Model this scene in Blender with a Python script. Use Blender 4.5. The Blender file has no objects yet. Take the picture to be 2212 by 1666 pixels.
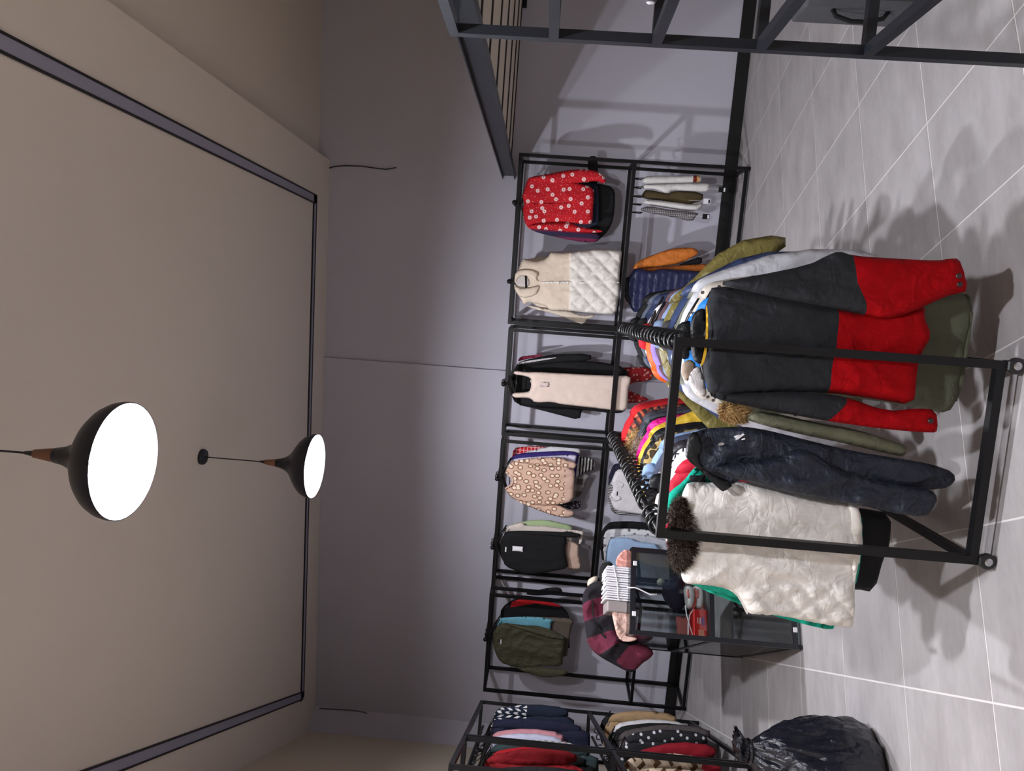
import bpy, bmesh, math, random
import numpy as np
from mathutils import Vector, Matrix, noise
from mathutils.geometry import delaunay_2d_cdt
random.seed(7)
S = bpy.context.scene
COL = S.collection

# ------------------------------------------------------------------ camera
HC = 1.65                                   # phone height
F = 1530.58                                 # focal length in px of the 2212 px wide frame
PITCH, ROLL = math.radians(2.54), math.radians(4.37)
def cam_axes():
    cp, sp = math.cos(PITCH), math.sin(PITCH)
    fwd = np.array([0, cp, sp]); upv = np.array([0, -sp, cp]); rt = np.array([1., 0, 0])
    cr, sr = math.cos(ROLL), math.sin(ROLL)
    return cr*rt + sr*upv, sr*rt - cr*upv, fwd          # right, down, forward (upright view)
CR, CD, CF = cam_axes()
cam_d = bpy.data.cameras.new('camera'); cam = bpy.data.objects.new('camera', cam_d); COL.objects.link(cam)
cam_d.sensor_fit = 'HORIZONTAL'; cam_d.sensor_width = 36; cam_d.lens = 36*F/2212; cam_d.clip_start = .05
# the phone was held sideways: frame right = down in the room, frame up = right in the room
m = Matrix(((CD[0], CR[0], -CF[0], 0), (CD[1], CR[1], -CF[1], 0), (CD[2], CR[2], -CF[2], HC), (0, 0, 0, 1)))
cam.matrix_world = m
S.camera = cam
# ------------------------------------------------------------------ world, exposure
w = bpy.data.worlds.new('world'); S.world = w; w.use_nodes = True
w.node_tree.nodes['Background'].inputs[0].default_value = (.02, .022, .026, 1)
w.node_tree.nodes['Background'].inputs[1].default_value = 1
S.view_settings.view_transform = 'Standard'; S.view_settings.look = 'None'
S.view_settings.gamma = 1; S.view_settings.use_curve_mapping = False
S.view_settings.exposure = -0.1
BULB = 2100.0                                # radiance of the pendant bulbs

# ------------------------------------------------------------------ helpers
def lin(c):
    return tuple(((v/255)/12.92 if v/255 <= .04045 else ((v/255+.055)/1.055)**2.4) for v in c)
class Fr:
    """a vertical working frame: origin, x to the right, y away, z up"""
    def __init__(s, ox, oy, deg):
        s.o = np.array([ox, oy, 0.]); s.a = math.radians(deg)
        s.ex = np.array([math.cos(s.a), math.sin(s.a), 0]); s.ey = np.array([-math.sin(s.a), math.cos(s.a), 0])
    def w(s, x, y, z): return Vector(s.o + x*s.ex + y*s.ey + np.array([0, 0, z]))
    def at(s, px, y):
        """photo point -> (x, z) on this frame's plane at depth y"""
        u, v = 833 - px[1], px[0] - 1106
        d = u*CR + v*CD + F*CF
        c = np.array([0, 0, HC])
        t = ((s.o - c) @ s.ey + y)/(d @ s.ey)
        p = c + t*d - s.o
        return (p @ s.ex, p[2])
WALL = Fr(0, 0, -9.4)          # y = distance to the back wall direction, x along it
RACK = Fr(-.495, 2.61, -6.2)
LEFT = Fr(-2.046, 3.711, 17.3)
CASE = Fr(-1.43, 4.27, 23)
RIGHT = Fr(1.09, 2.19, -5.6)

MATS = {}
def newmat(name):
    mt = bpy.data.materials.new(name); mt.use_nodes = True
    return mt, mt.node_tree.nodes, mt.node_tree.links, mt.node_tree.nodes['Principled BSDF']
class NB:
    """tiny node builder"""
    def __init__(s, nt): s.n, s.l = nt.nodes, nt.links
    def new(s, t, **k):
        x = s.n.new(t)
        for a, b in k.items(): setattr(x, a, b)
        return x
    def m(s, op, a, b=None, c=None):
        x = s.n.new('ShaderNodeMath'); x.operation = op
        for i, v in enumerate((a, b, c)):
            if v is None: continue
            if isinstance(v, (int, float)): x.inputs[i].default_value = v
            else: s.l.new(v, x.inputs[i])
        return x.outputs[0]
    def xyz(s, scale=(1, 1, 1), coord='Object'):
        t = s.n.new('ShaderNodeTexCoord'); mp = s.n.new('ShaderNodeMapping'); mp.inputs['Scale'].default_value = scale
        s.l.new(t.outputs[coord], mp.inputs[0]); return mp.outputs[0]
    def sep(s, v):
        x = s.n.new('ShaderNodeSeparateXYZ'); s.l.new(v, x.inputs[0]); return x.outputs
    def noise(s, vec, scale, detail=3, rough=.5):
        x = s.n.new('ShaderNodeTexNoise'); x.inputs['Scale'].default_value = scale; x.inputs['Detail'].default_value = detail
        x.inputs['Roughness'].default_value = rough
        if vec is not None: s.l.new(vec, x.inputs['Vector'])
        return x.outputs['Fac']
    def voro(s, vec, scale, feature='F1', rnd=1.0):
        x = s.n.new('ShaderNodeTexVoronoi'); x.feature = feature; x.inputs['Scale'].default_value = scale
        x.voronoi_dimensions = '2D'; x.inputs['Randomness'].default_value = rnd
        o = s.sep(vec); c = s.n.new('ShaderNodeCombineXYZ'); s.l.new(o[0], c.inputs[0]); s.l.new(o[2], c.inputs[1]); s.l.new(c.outputs[0], x.inputs['Vector'])
        return x.outputs['Distance']
    def mix(s, fac, a, b):
        x = s.n.new('ShaderNodeMix'); x.data_type = 'RGBA'
        if isinstance(fac, (int, float)): x.inputs[0].default_value = fac
        else: s.l.new(fac, x.inputs[0])
        for i, v in ((6, a), (7, b)):
            if isinstance(v, tuple): x.inputs[i].default_value = (*v[:3], 1)
            else: s.l.new(v, x.inputs[i])
        return x.outputs[2]
    def bump(s, h, strength, dist=.01):
        x = s.n.new('ShaderNodeBump'); x.inputs['Strength'].default_value = strength; x.inputs['Distance'].default_value = dist
        s.l.new(h, x.inputs['Height']); return x.outputs[0]

def plain(name, rgb, rough=.5, metal=0., var=0., bump=0., bscale=60):
    if name in MATS: return MATS[name]
    mt, n, l, b = newmat(name); nb = NB(mt.node_tree)
    c = lin(rgb); b.inputs['Base Color'].default_value = (*c, 1); b.inputs['Roughness'].default_value = rough; b.inputs['Metallic'].default_value = metal
    if var:
        f = nb.noise(nb.xyz(), 9, 4)
        l.new(nb.mix(f, tuple(x*(1-var) for x in c), tuple(min(1, x*(1+var)) for x in c)), b.inputs['Base Color'])
    if bump: l.new(nb.bump(nb.noise(nb.xyz(), bscale, 3), bump, .004), b.inputs['Normal'])
    MATS[name] = mt; return mt

def fab(name, rgb, rough=.85, crease=.25, weave=.15, pat=None, rgb2=None, p=1.0, sheen=0., rgb3=None):
    """cloth: colour, soft creases, weave; pat adds a printed or knitted pattern"""
    if name in MATS: return MATS[name]
    mt, n, l, b = newmat(name); nb = NB(mt.node_tree)
    c = lin(rgb); b.inputs['Roughness'].default_value = rough
    b.inputs['Specular IOR Level'].default_value = .35
    co = nb.xyz(); f = nb.noise(co, 14, 4)
    col = nb.mix(f, tuple(x*.86 for x in c), tuple(min(1, x*1.12) for x in c))
    if pat:
        c2 = lin(rgb2); x, y, z = nb.sep(co)
        if pat == 'dots':
            d = nb.voro(nb.xyz((1, .001, 1)), 11.5*p, rnd=.9); k = nb.m('LESS_THAN', d, .2)
            small = nb.m('LESS_THAN', nb.voro(nb.xyz((1, .001, 1)), 31*p), .08)
            col = nb.mix(k, col, c2); col = nb.mix(nb.m('MULTIPLY', small, .8), col, c2)
            ctr = nb.m('LESS_THAN', d, .06); col = nb.mix(nb.m('MULTIPLY', ctr, .7), col, lin(rgb3 or (60, 20, 30)))
        elif pat == 'leopard':
            wv = nb.noise(nb.xyz((1, .2, 1)), 30, 1)
            d = nb.voro(nb.xyz((1, .05, .8)), 19*p, rnd=.8); dd = nb.m('ADD', d, nb.m('MULTIPLY', wv, .14))
            ring = nb.m('MULTIPLY', nb.m('GREATER_THAN', dd, .31), nb.m('LESS_THAN', dd, .47))
            inn = nb.m('LESS_THAN', dd, .31)
            col = nb.mix(ring, col, c2); col = nb.mix(inn, col, lin(rgb3))
        elif pat == 'stripes':
            wv = nb.m('MULTIPLY', nb.noise(nb.xyz(), 10, 2), .6)
            k = nb.m('GREATER_THAN', nb.m('FRACT', nb.m('ADD', nb.m('MULTIPLY', z, 38*p), wv)), .5); col = nb.mix(k, col, c2)
        elif pat == 'vstripes':
            k = nb.m('GREATER_THAN', nb.m('FRACT', nb.m('MULTIPLY', x, 38*p)), .5); col = nb.mix(k, col, c2)
        elif pat == 'plaid':
            a = nb.m('GREATER_THAN', nb.m('FRACT', nb.m('MULTIPLY', x, 9*p)), .5)
            d = nb.m('GREATER_THAN', nb.m('FRACT', nb.m('MULTIPLY', z, 9*p)), .5)
            k = nb.m('MULTIPLY', nb.m('ADD', a, d), .5); col = nb.mix(k, col, c2)
        elif pat == 'check':
            a = nb.m('GREATER_THAN', nb.m('FRACT', nb.m('MULTIPLY', x, 70*p)), .78)
            d = nb.m('GREATER_THAN', nb.m('FRACT', nb.m('MULTIPLY', z, 70*p)), .78)
            col = nb.mix(nb.m('MAXIMUM', a, d), col, c2)
        elif pat == 'chevron':
            zz = nb.m('PINGPONG', nb.m('MULTIPLY', x, 1.0), .06/p)
            k = nb.m('GREATER_THAN', nb.m('FRACT', nb.m('MULTIPLY', nb.m('ADD', z, zz), 13*p)), .5); 
            k2 = nb.m('GREATER_THAN', nb.m('FRACT', nb.m('MULTIPLY', nb.m('SUBTRACT', z, nb.m('MULTIPLY', x, .7)), 9*p)), .42)
            col = nb.mix(nb.m('MULTIPLY', nb.m('MAXIMUM', k, .25), k2), col, c2)
        elif pat == 'nordic':
            zig = nb.m('PINGPONG', x, .022); band = nb.m('SUBTRACT', z, nb.m('MULTIPLY', zig, 1.6))
            k = nb.m('GREATER_THAN', nb.m('FRACT', nb.m('MULTIPLY', band, 14)), .55)
            tick = nb.m('GREATER_THAN', nb.m('FRACT', nb.m('MULTIPLY', x, 34)), .35)
            top = nb.m('GREATER_THAN', z, p)
            col = nb.mix(nb.m('MULTIPLY', nb.m('MULTIPLY', k, tick), top), col, c2)
        elif pat == 'quilt':
            pass
        elif pat == 'heather':
            k = nb.noise(nb.xyz((1, 1, 1)), 220*p, 2); col = nb.mix(nb.m('GREATER_THAN', k, .55), col, c2)
        elif pat == 'stars':
            d = nb.voro(nb.xyz((1, .001, 1)), 11*p, rnd=.9); col = nb.mix(nb.m('LESS_THAN', d, .17), col, c2)
    l.new(col, b.inputs['Base Color'])
    def ridge(v, s_, d_):
        x = nb.new('ShaderNodeTexNoise'); x.inputs['Scale'].default_value = s_; x.inputs['Detail'].default_value = 2; x.inputs['Distortion'].default_value = d_
        l.new(v, x.inputs['Vector']); return nb.m('MINIMUM', nb.m('MULTIPLY', nb.m('ABSOLUTE', nb.m('SUBTRACT', x.outputs['Fac'], .5)), 6.), 1.)
    h1 = nb.noise(nb.xyz((1.6, 1, .55)), 11, 5, .55)
    r1 = ridge(nb.xyz((1.3, 1, .8)), 7, .6); r2 = ridge(nb.xyz((.8, 1, 1.2)), 15, .9)
    h2 = nb.noise(co, 260, 2)
    h = nb.m('ADD', nb.m('ADD', nb.m('MULTIPLY', h1, crease*2), nb.m('MULTIPLY', nb.m('ADD', r1, nb.m('MULTIPLY', r2, .5)), crease*.8)), nb.m('MULTIPLY', h2, weave*.25))
    l.new(nb.bump(h, .6, .014), b.inputs['Normal'])
    if sheen: b.inputs['Sheen Weight'].default_value = sheen
    MATS[name] = mt; return mt

def tag(o, label=None, cat=None, group=None, kind=None):
    if label: o['label'] = label
    if cat: o['category'] = cat
    if group: o['group'] = group
    if kind: o['kind'] = kind
    return o
def thing(name, label, cat, loc, rotz=0., group=None):
    o = bpy.data.objects.new(name, None); COL.objects.link(o); o.empty_display_size = .05
    o.location = loc; o.rotation_euler = (0, 0, rotz)
    return tag(o, label, cat, group)
def fthing(name, label, cat, fr, x, y, z, group=None):
    return thing(name, label, cat, fr.w(x, y, z), fr.a, group)
def obj(name, bm_or_me, mat, parent=None, smooth=False, loc=None):
    if isinstance(bm_or_me, bmesh.types.BMesh):
        me = bpy.data.meshes.new(name); bm_or_me.to_mesh(me); bm_or_me.free()
    else: me = bm_or_me
    for mm in (mat if isinstance(mat, (list, tuple)) else [mat]):
        if mm is not None and len(me.materials) < (len(mat) if isinstance(mat, (list, tuple)) else 1): me.materials.append(mm)
    if smooth: me.shade_smooth()
    o = bpy.data.objects.new(name, me); COL.objects.link(o)
    if parent is not None: o.parent = parent
    if loc is not None: o.location = loc
    return o
def copy_tree(o, parent=None):
    c = o.copy(); COL.objects.link(c)
    if parent is not None: c.parent = parent
    for ch in o.children: copy_tree(ch, c)
    return c
def bx(bm, x0, x1, y0, y1, z0, z1, bev=0):
    r = bmesh.ops.create_cube(bm, size=1)
    bmesh.ops.transform(bm, matrix=Matrix.Translation(((x0+x1)/2, (y0+y1)/2, (z0+z1)/2)) @ Matrix.Diagonal((abs(x1-x0), abs(y1-y0), abs(z1-z0), 1)), verts=r['verts'])
    if bev:
        ed = list({e for v in r['verts'] for e in v.link_edges})
        bmesh.ops.bevel(bm, geom=ed, offset=bev, segments=1, affect='EDGES')
    return bm
def box(x0, x1, y0, y1, z0, z1, bev=0):
    return bx(bmesh.new(), x0, x1, y0, y1, z0, z1, bev)
def tube(bm, pts, r, seg=8, cap=True):
    pts = [Vector(p) for p in pts]; rings = []
    rr = r if isinstance(r, (list, tuple)) else [r]*len(pts)
    prev = None
    for i, p in enumerate(pts):
        t = (pts[min(i+1, len(pts)-1)] - pts[max(i-1, 0)]).normalized()
        if prev is None:
            a = t.orthogonal().normalized()
        else:
            a = (prev - t*prev.dot(t)).normalized()
        prev = a; b = t.cross(a)
        rings.append([bm.verts.new(p + rr[i]*(math.cos(2*math.pi*k/seg)*a + math.sin(2*math.pi*k/seg)*b)) for k in range(seg)])
    for i in range(len(rings)-1):
        for k in range(seg):
            bm.faces.new((rings[i][k], rings[i][(k+1) % seg], rings[i+1][(k+1) % seg], rings[i+1][k]))
    if cap:
        bm.faces.new(rings[0][::-1]); bm.faces.new(rings[-1])
    return bm
def lathe(bm, prof, seg=40):
    rings = []
    for r, z in prof:
        rings.append([bm.verts.new((r*math.cos(2*math.pi*k/seg), r*math.sin(2*math.pi*k/seg), z)) for k in range(seg)])
    for i in range(len(rings)-1):
        for k in range(seg):
            bm.faces.new((rings[i][k], rings[i][(k+1) % seg], rings[i+1][(k+1) % seg], rings[i+1][k]))
    return bm
def bar(bm, p, q, w, h=None):
    """square tube between two points"""
    h = h or w; p, q = Vector(p), Vector(q); d = q-p; L = d.length; d.normalize()
    up = Vector((0, 0, 1)) if abs(d.z) < .9 else Vector((0, 1, 0))
    sx = d.cross(up).normalized(); sz = sx.cross(d).normalized()
    M = Matrix((( sx.x, d.x, sz.x, 0), (sx.y, d.y, sz.y, 0), (sx.z, d.z, sz.z, 0), (0, 0, 0, 1)))
    M = Matrix.Translation((p+q)/2) @ M @ Matrix.Diagonal((w, L, h, 1))
    r = bmesh.ops.create_cube(bm, size=1); bmesh.ops.transform(bm, matrix=M, verts=r['verts'])
    return bm

# ---- soft cloth panels -------------------------------------------------
def chaikin(P, n=1):
    P = np.array(P, float)
    for _ in range(n):
        Q = np.roll(P, -1, 0); a = P*.75+Q*.25; b = P*.25+Q*.75
        P = np.empty((2*len(a), 2)); P[0::2] = a; P[1::2] = b
    return P
def resample(P, h):
    out = []
    for i in range(len(P)):
        a, b = P[i], P[(i+1) % len(P)]; n = max(1, int(round(np.hypot(*(b-a))/h)))
        for k in range(n): out.append(a + (b-a)*k/n)
    return np.array(out)
def inside(P, Q):
    x, y = Q[:, 0], Q[:, 1]; c = np.zeros(len(Q), bool); j = len(P)-1
    for i in range(len(P)):
        xi, yi = P[i]; xj, yj = P[j]
        k = ((yi > y) != (yj > y)) & (x < (xj-xi)*(y-yi)/((yj-yi) if yj != yi else 1e-12)+xi)
        c ^= k; j = i
    return c
def edist(P, Q):
    d = np.full(len(Q), 1e9)
    A = P; B = np.roll(P, -1, 0)
    for a, b in zip(A, B):
        ab = b-a; L = ab @ ab + 1e-12
        t = np.clip(((Q-a) @ ab)/L, 0, 1); d = np.minimum(d, np.hypot(*((a+t[:, None]*ab)-Q).T))
    return d
def panel(P, thick=.03, r=None, h=.018, wr=.006, wf=(9, 3.5), seed=0., regions=(), quilt=None, smooth=1, curl=0., baff=None):
    """closed soft body with outline P (x, z): front and back skin bulged by thick, with folds. returns mesh"""
    P = chaikin(P, smooth) if smooth else np.array(P, float)
    P = resample(P, h)
    lo, hi = P.min(0), P.max(0); r = r or min(.042, .35*min(hi-lo))
    gx, gz = np.meshgrid(np.arange(lo[0], hi[0], h), np.arange(lo[1], hi[1], h*1.0))
    gx[1::2] += h/2
    G = np.stack([gx.ravel(), gz.ravel()], 1); G = G[inside(P, G)]
    if len(G): G = G[edist(P, G) > h*.55]
    nP = len(P); V = [Vector(p) for p in np.vstack([P, G])] if len(G) else [Vector(p) for p in P]
    E = [(i, (i+1) % nP) for i in range(nP)]
    regs = []
    for R, _ in regions:
        R = resample(np.array(R, float), h); b0 = len(V)
        V += [Vector(p) for p in R]; E += [(b0+i, b0+(i+1) % len(R)) for i in range(len(R))]; regs.append(R)
    v2, e2, f2, *_ = delaunay_2d_cdt(V, E, [], 0, 1e-5)
    Q = np.array([(v.x, v.y) for v in v2]); cen = np.array([Q[list(f)].mean(0) for f in f2])
    keep = inside(P, cen); f2 = [f for f, k in zip(f2, keep) if k]; cen = cen[keep]
    d = edist(P, Q); d[~inside(P, Q) & (d > 1e-3)] = 0
    k = np.clip(d/r, 0, 1); prof = np.sqrt(np.maximum(0, 1-(1-k)**2))
    def nz(a, b, c): return noise.noise(Vector((a, b, c)))
    # long soft folds, plus a few sharp creases running askew
    fold = np.array([nz(q[0]*wf[0]+seed*7.3, q[1]*wf[1]+seed, seed*3.1) + .4*nz(q[0]*wf[0]*2.3+seed, q[1]*wf[1]*2+3, 5+seed)
                     + .8*(.35-min(.7, 2.2*abs(nz((q[0]+.5*q[1])*8+seed*2, (q[1]-.4*q[0])*5+seed*5, seed))))
                     + .45*(.3-min(.6, 2.6*abs(nz((q[0]-.7*q[1])*15+seed*3, (q[1]+.5*q[0])*11+seed, seed+9)))) for q in Q])
    front = -thick*prof - wr*fold*(.35+.65*prof)
    back = thick*prof - wr*fold*(.35+.65*prof)
    if quilt is not None:
        qs, amp, mask = quilt
        a = (Q[:, 0]+Q[:, 1]*.9)/qs; b = (Q[:, 0]-Q[:, 1]*.9)/qs
        g = np.minimum(np.abs(a-np.round(a)), np.abs(b-np.round(b)))
        q_ = amp*np.sqrt(np.clip(g*3.2, 0, 1)); mk = inside(np.array(mask), Q) if mask is not None else np.ones(len(Q), bool)
        front = front - q_*mk*prof
    if baff is not None:
        sp, amp = baff; front = front - amp*prof*np.abs(np.sin(np.pi*Q[:, 1]/sp))**.6
    if curl: 
        cx = (lo[0]+hi[0])/2; bend = curl*((Q[:, 0]-cx)/max(1e-6, (hi[0]-lo[0])/2))**2; front = front+bend; back = back+bend
    bd = d < 1e-4
    mid = (front+back)/2
    n = len(Q); verts = []; idf = {}; idb = {}
    for i in range(n):
        if bd[i]:
            idf[i] = idb[i] = len(verts); verts.append((Q[i][0], mid[i], Q[i][1]))
        else:
            idf[i] = len(verts); verts.append((Q[i][0], front[i], Q[i][1]))
            idb[i] = len(verts); verts.append((Q[i][0], back[i], Q[i][1]))
    faces = []; mi = []
    fm = np.zeros(len(f2), int)
    for ri, R in enumerate(regs): fm[inside(R, cen)] = ri+1
    for f, mm in zip(f2, fm):
        a = tuple(idf[i] for i in f); b = tuple(idb[i] for i in f[::-1])
        # orientation: front faces look to -y
        (x0, z0), (x1, z1), (x2, z2) = [Q[i] for i in f[:3]]
        ccw = (x1-x0)*(z2-z0)-(x2-x0)*(z1-z0) > 0
        if not ccw: a, b = a[::-1], b[::-1]
        if len(set(a)) == len(a): faces.append(a); mi.append(mm)
        if len(set(b)) == len(b) and set(b) != set(a): faces.append(b); mi.append(mm)
    me = bpy.data.meshes.new('panel'); me.from_pydata(verts, [], faces)
    me.polygons.foreach_set('material_index', mi); me.update(); me.shade_smooth()
    return me
def C(ox, oy, sc, pts): return [(ox+a*sc, oy+b*sc) for a, b in pts]
class Garment:
    """a hanging garment whose panels are laid out on a plane of a working frame"""
    def __init__(s, name, label, cat, fr, y, anchor, group=None):
        s.fr, s.y = fr, y; s.x0, s.z0 = fr.at(anchor, y) if anchor[0] > 20 else anchor
        s.t = fthing(name, label, cat, fr, s.x0, y, s.z0, group); s.k = random.random()*50
    def P(s, px, dy=0.): return [(a-s.x0, b-s.z0) for a, b in (s.fr.at(p, s.y+dy) for p in px)]
    def part(s, name, px, mat, dy=0., thick=.022, regions=(), quilt=None, label=None, local=False, parent=None, **k):
        s.k += 1.7
        P = px if local else s.P(px, dy)
        if s.fr is WALL and s.y > 6.58: thick *= .6
        regs = [(s.P(r, dy) if not local else r, mm) for r, mm in regions]
        if quilt is not None: quilt = (quilt[0], quilt[1], s.P(quilt[2], dy) if quilt[2] is not None and not local else quilt[2])
        me = panel(P, thick=thick, seed=s.k, regions=regs, quilt=quilt, **k)
        o = obj(name, me, [mat]+[mm for _, mm in regs], parent or s.t, loc=(0, dy, 0))
        if label: o['label'] = label
        return o
def fur_mesh(me, n, L, seed=1, droop=.35):
    """add blades of fur to a panel mesh"""
    rnd = random.Random(seed); bm = bmesh.new(); bm.from_mesh(me); bm.normal_update()
    fs = list(bm.faces); ar = [f.calc_area() for f in fs]
    for f in rnd.choices(fs, ar, k=n):
        vs = [v.co for v in f.verts]; a, b = rnd.random(), rnd.random()
        if a+b > 1: a, b = 1-a, 1-b
        p = vs[0]+(vs[1]-vs[0])*a+(vs[2]-vs[0])*b; nn = f.normal
        d = (nn + Vector((rnd.uniform(-.7, .7), rnd.uniform(-.5, .3), rnd.uniform(-.8, .4)-droop))).normalized()*L*rnd.uniform(.6, 1.3)
        sd = d.cross(Vector((rnd.uniform(-1, 1), rnd.uniform(-1, 1), rnd.uniform(-1, 1)))).normalized()*L*.06
        v1, v2, v3, v4 = bm.verts.new(p-sd), bm.verts.new(p+sd), bm.verts.new(p+d*.6+sd*.6), bm.verts.new(p+d)
        bm.faces.new((v1, v2, v3)); bm.faces.new((v1, v3, v4))
    bm.to_mesh(me); bm.free(); return me
def atz(px, z):
    u, v = 833 - px[1], px[0] - 1106
    d = u*CR + v*CD + F*CF; t = (z-HC)/d[2]
    return np.array([0, 0, HC]) + t*d
# ================================================================== the setting
def wallmat(name, rgb, var=.05):
    if name in MATS: return MATS[name]
    mt, n, l, b = newmat(name); nb = NB(mt.node_tree); c = lin(rgb)
    f = nb.noise(nb.xyz((1, 1, 1)), 1.3, 4, .6)
    l.new(nb.mix(f, tuple(x*(1-var) for x in c), tuple(min(1, x*(1+var)) for x in c)), b.inputs['Base Color'])
    b.inputs['Roughness'].default_value = .72; b.inputs['Specular IOR Level'].default_value = .3
    l.new(nb.bump(nb.noise(nb.xyz(), 160, 3), .12, .003), b.inputs['Normal'])
    MATS[name] = mt; return mt
M_WALL = wallmat('wall_paint_grey', (190, 188, 201))
M_BEIGE = wallmat('wall_paint_cream', (214, 202, 184))
M_CEIL = wallmat('ceiling_paint', (222, 212, 202), .02)
M_BLACK = plain('black_powder_coat', (9, 9, 12), .42, .0, .12, .06, 120)
MATS['black_powder_coat'].node_tree.nodes['Principled BSDF'].inputs['Specular IOR Level'].default_value = .3
M_STEEL = plain('dark_blue_steel', (22, 25, 32), .4, .1, .2, .08, 60)
M_BASE = plain('black_skirting', (12, 12, 15), .5)
def struct(name, bm, mat, parent=None, loc=None, rz=0):
    o = obj(name, bm, mat, parent); o['kind'] = 'structure'
    if loc is not None: o.location = loc
    o.rotation_euler.z = rz; return o
def on(fr, z=0): return dict(loc=fr.w(0, 0, z), rz=fr.a)
# ---- floor: slab of pale grout with a tile laid in every cell
slab = struct('floor', box(-7, 7.5, -4, 9.5, -.12, -.0012), plain('pale_grout', (216, 212, 210), .8, var=.05))
def tilemat():
    mt, n, l, b = newmat('concrete_look_tile'); nb = NB(mt.node_tree)
    oi = nb.new('ShaderNodeObjectInfo'); rnd = oi.outputs['Random']
    off = nb.new('ShaderNodeVectorMath', operation='ADD'); cmb = nb.new('ShaderNodeCombineXYZ')
    l.new(nb.m('MULTIPLY', rnd, 37.), cmb.inputs[0]); l.new(nb.m('MULTIPLY', rnd, 91.), cmb.inputs[1])
    l.new(nb.xyz((1.5, 4.2, 1)), off.inputs[0]); l.new(cmb.outputs[0], off.inputs[1])
    a = nb.noise(off.outputs[0], 1.6, 6, .6); s = nb.noise(off.outputs[0], 9, 4, .65)
    t = nb.m('ADD', nb.m('MULTIPLY', a, .75), nb.m('MULTIPLY', s, .25))
    r = nb.new('ShaderNodeValToRGB'); l.new(t, r.inputs[0])
    r.color_ramp.elements[0].position = .32; r.color_ramp.elements[0].color = (*lin((154, 149, 149)), 1)
    r.color_ramp.elements[1].position = .66; r.color_ramp.elements[1].color = (*lin((182, 178, 179)), 1)
    hv = nb.mix(nb.m('MULTIPLY', rnd, .22), r.outputs[0], lin((150, 148, 150)))
    l.new(hv, b.inputs['Base Color']); b.inputs['Roughness'].default_value = .5; b.inputs['Specular IOR Level'].default_value = .35
    l.new(nb.bump(s, .06, .004), b.inputs['Normal'])
    return mt
M_TILE = tilemat()
TF = Fr(0, 0, 18.0); PITCHT = .6085
tm = bpy.data.meshes.new('tile'); _b = box(-.3005, .3005, -.3005, .3005, -.009, 0); _b.to_mesh(tm); _b.free(); tm.materials.append(M_TILE)
cand = []
for i in range(-14, 16):
    for j in range(-12, 16):
        x = 2.292+(i+.5)*PITCHT; y = 2.733+(j+.5)*PITCHT
        p = TF.w(x, y, 0)
        rel = np.array([p.x, p.y, 0])
        if rel @ WALL.ey > 7.25 or p.y < -1.2 or p.x > 4.6 or p.x < -4.2: continue
        lw = (np.array([p.x+3.855, p.y-7.49]) @ np.array([.9537, .3007]))
        if lw < -.3: continue
        cand.append((max(0, -p.y)*5+p.length, p))
cand.sort(key=lambda c: c[0])
for _, p in cand[:298]:
    o = bpy.data.objects.new('tile', tm); COL.objects.link(o); o.parent = slab; o.location = p; o.rotation_euler.z = TF.a
# ---- walls
struct('wall_back', box(-1.01, 4.8, 6.985, 7.2, -.001, 3.98), M_WALL, **on(WALL))
struct('wall_back_section', box(-4.9, -1.01, 6.95, 7.2, -.001, 3.98), M_WALL, **on(WALL))
struct('baseboard_back', box(-1.01, 4.7, 6.966, 6.985, -.0008, .115, .003), M_BASE, **on(WALL))
struct('baseboard_back_section', box(-4.86, -1.012, 6.931, 6.95, -.0008, .115, .003), M_BASE, **on(WALL))
LW = Fr(-3.855, 7.49, 17.5)
struct('wall_left', box(-.2, 0, -12, 0, -.001, 3.98), M_BEIGE, **on(LW))
bm = bmesh.new(); poly = [(-3.66, 7.64), (-3.855, 7.49), (-4.1, 7.45), (-4.1, 7.9), (-3.6, 7.9)]
va = [bm.verts.new((x, y, -.004)) for x, y in poly]; vb = [bm.verts.new((x, y, 3.98)) for x, y in poly]
for i in range(5): bm.faces.new((va[i], va[(i+1) % 5], vb[(i+1) % 5], vb[i]))
bm.faces.new(va[::-1]); bm.faces.new(vb); bmesh.ops.recalc_face_normals(bm, faces=bm.faces)
struct('trim_1', bm, M_WALL)['label'] = 'grey boxed-in corner casing'
struct('wall_right', box(0, .2, -10, 2, -.004, 4.0), M_BEIGE, loc=(5.1, 5.6, 0), rz=math.radians(-5.5))
struct('wall_front', box(-6.5, 6.5, -3.3, -3.1, -.004, 4.0), M_BEIGE)
# ---- ceilings: lowered cream slab, and the higher strip right of it
def prism(poly, z0, z1):
    bm = bmesh.new(); n = len(poly)
    a = [bm.verts.new((x, y, z0)) for x, y in poly]; b = [bm.verts.new((x, y, z1)) for x, y in poly]
    for i in range(n): bm.faces.new((a[i], a[(i+1) % n], b[(i+1) % n], b[i]))
    bm.faces.new(a[::-1]); bm.faces.new(b); bmesh.ops.recalc_face_normals(bm, faces=bm.faces); return bm
struct('ceiling', prism([(1.03, -3.3), (2.13, 7.7), (-5.2, 9.2), (-6.5, -3.3)], 3.87, 3.975), M_CEIL)
struct('ceiling_strip', box(-6.6, 6.6, -3.4, 9.3, 3.975, 4.1), M_CEIL)
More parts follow.
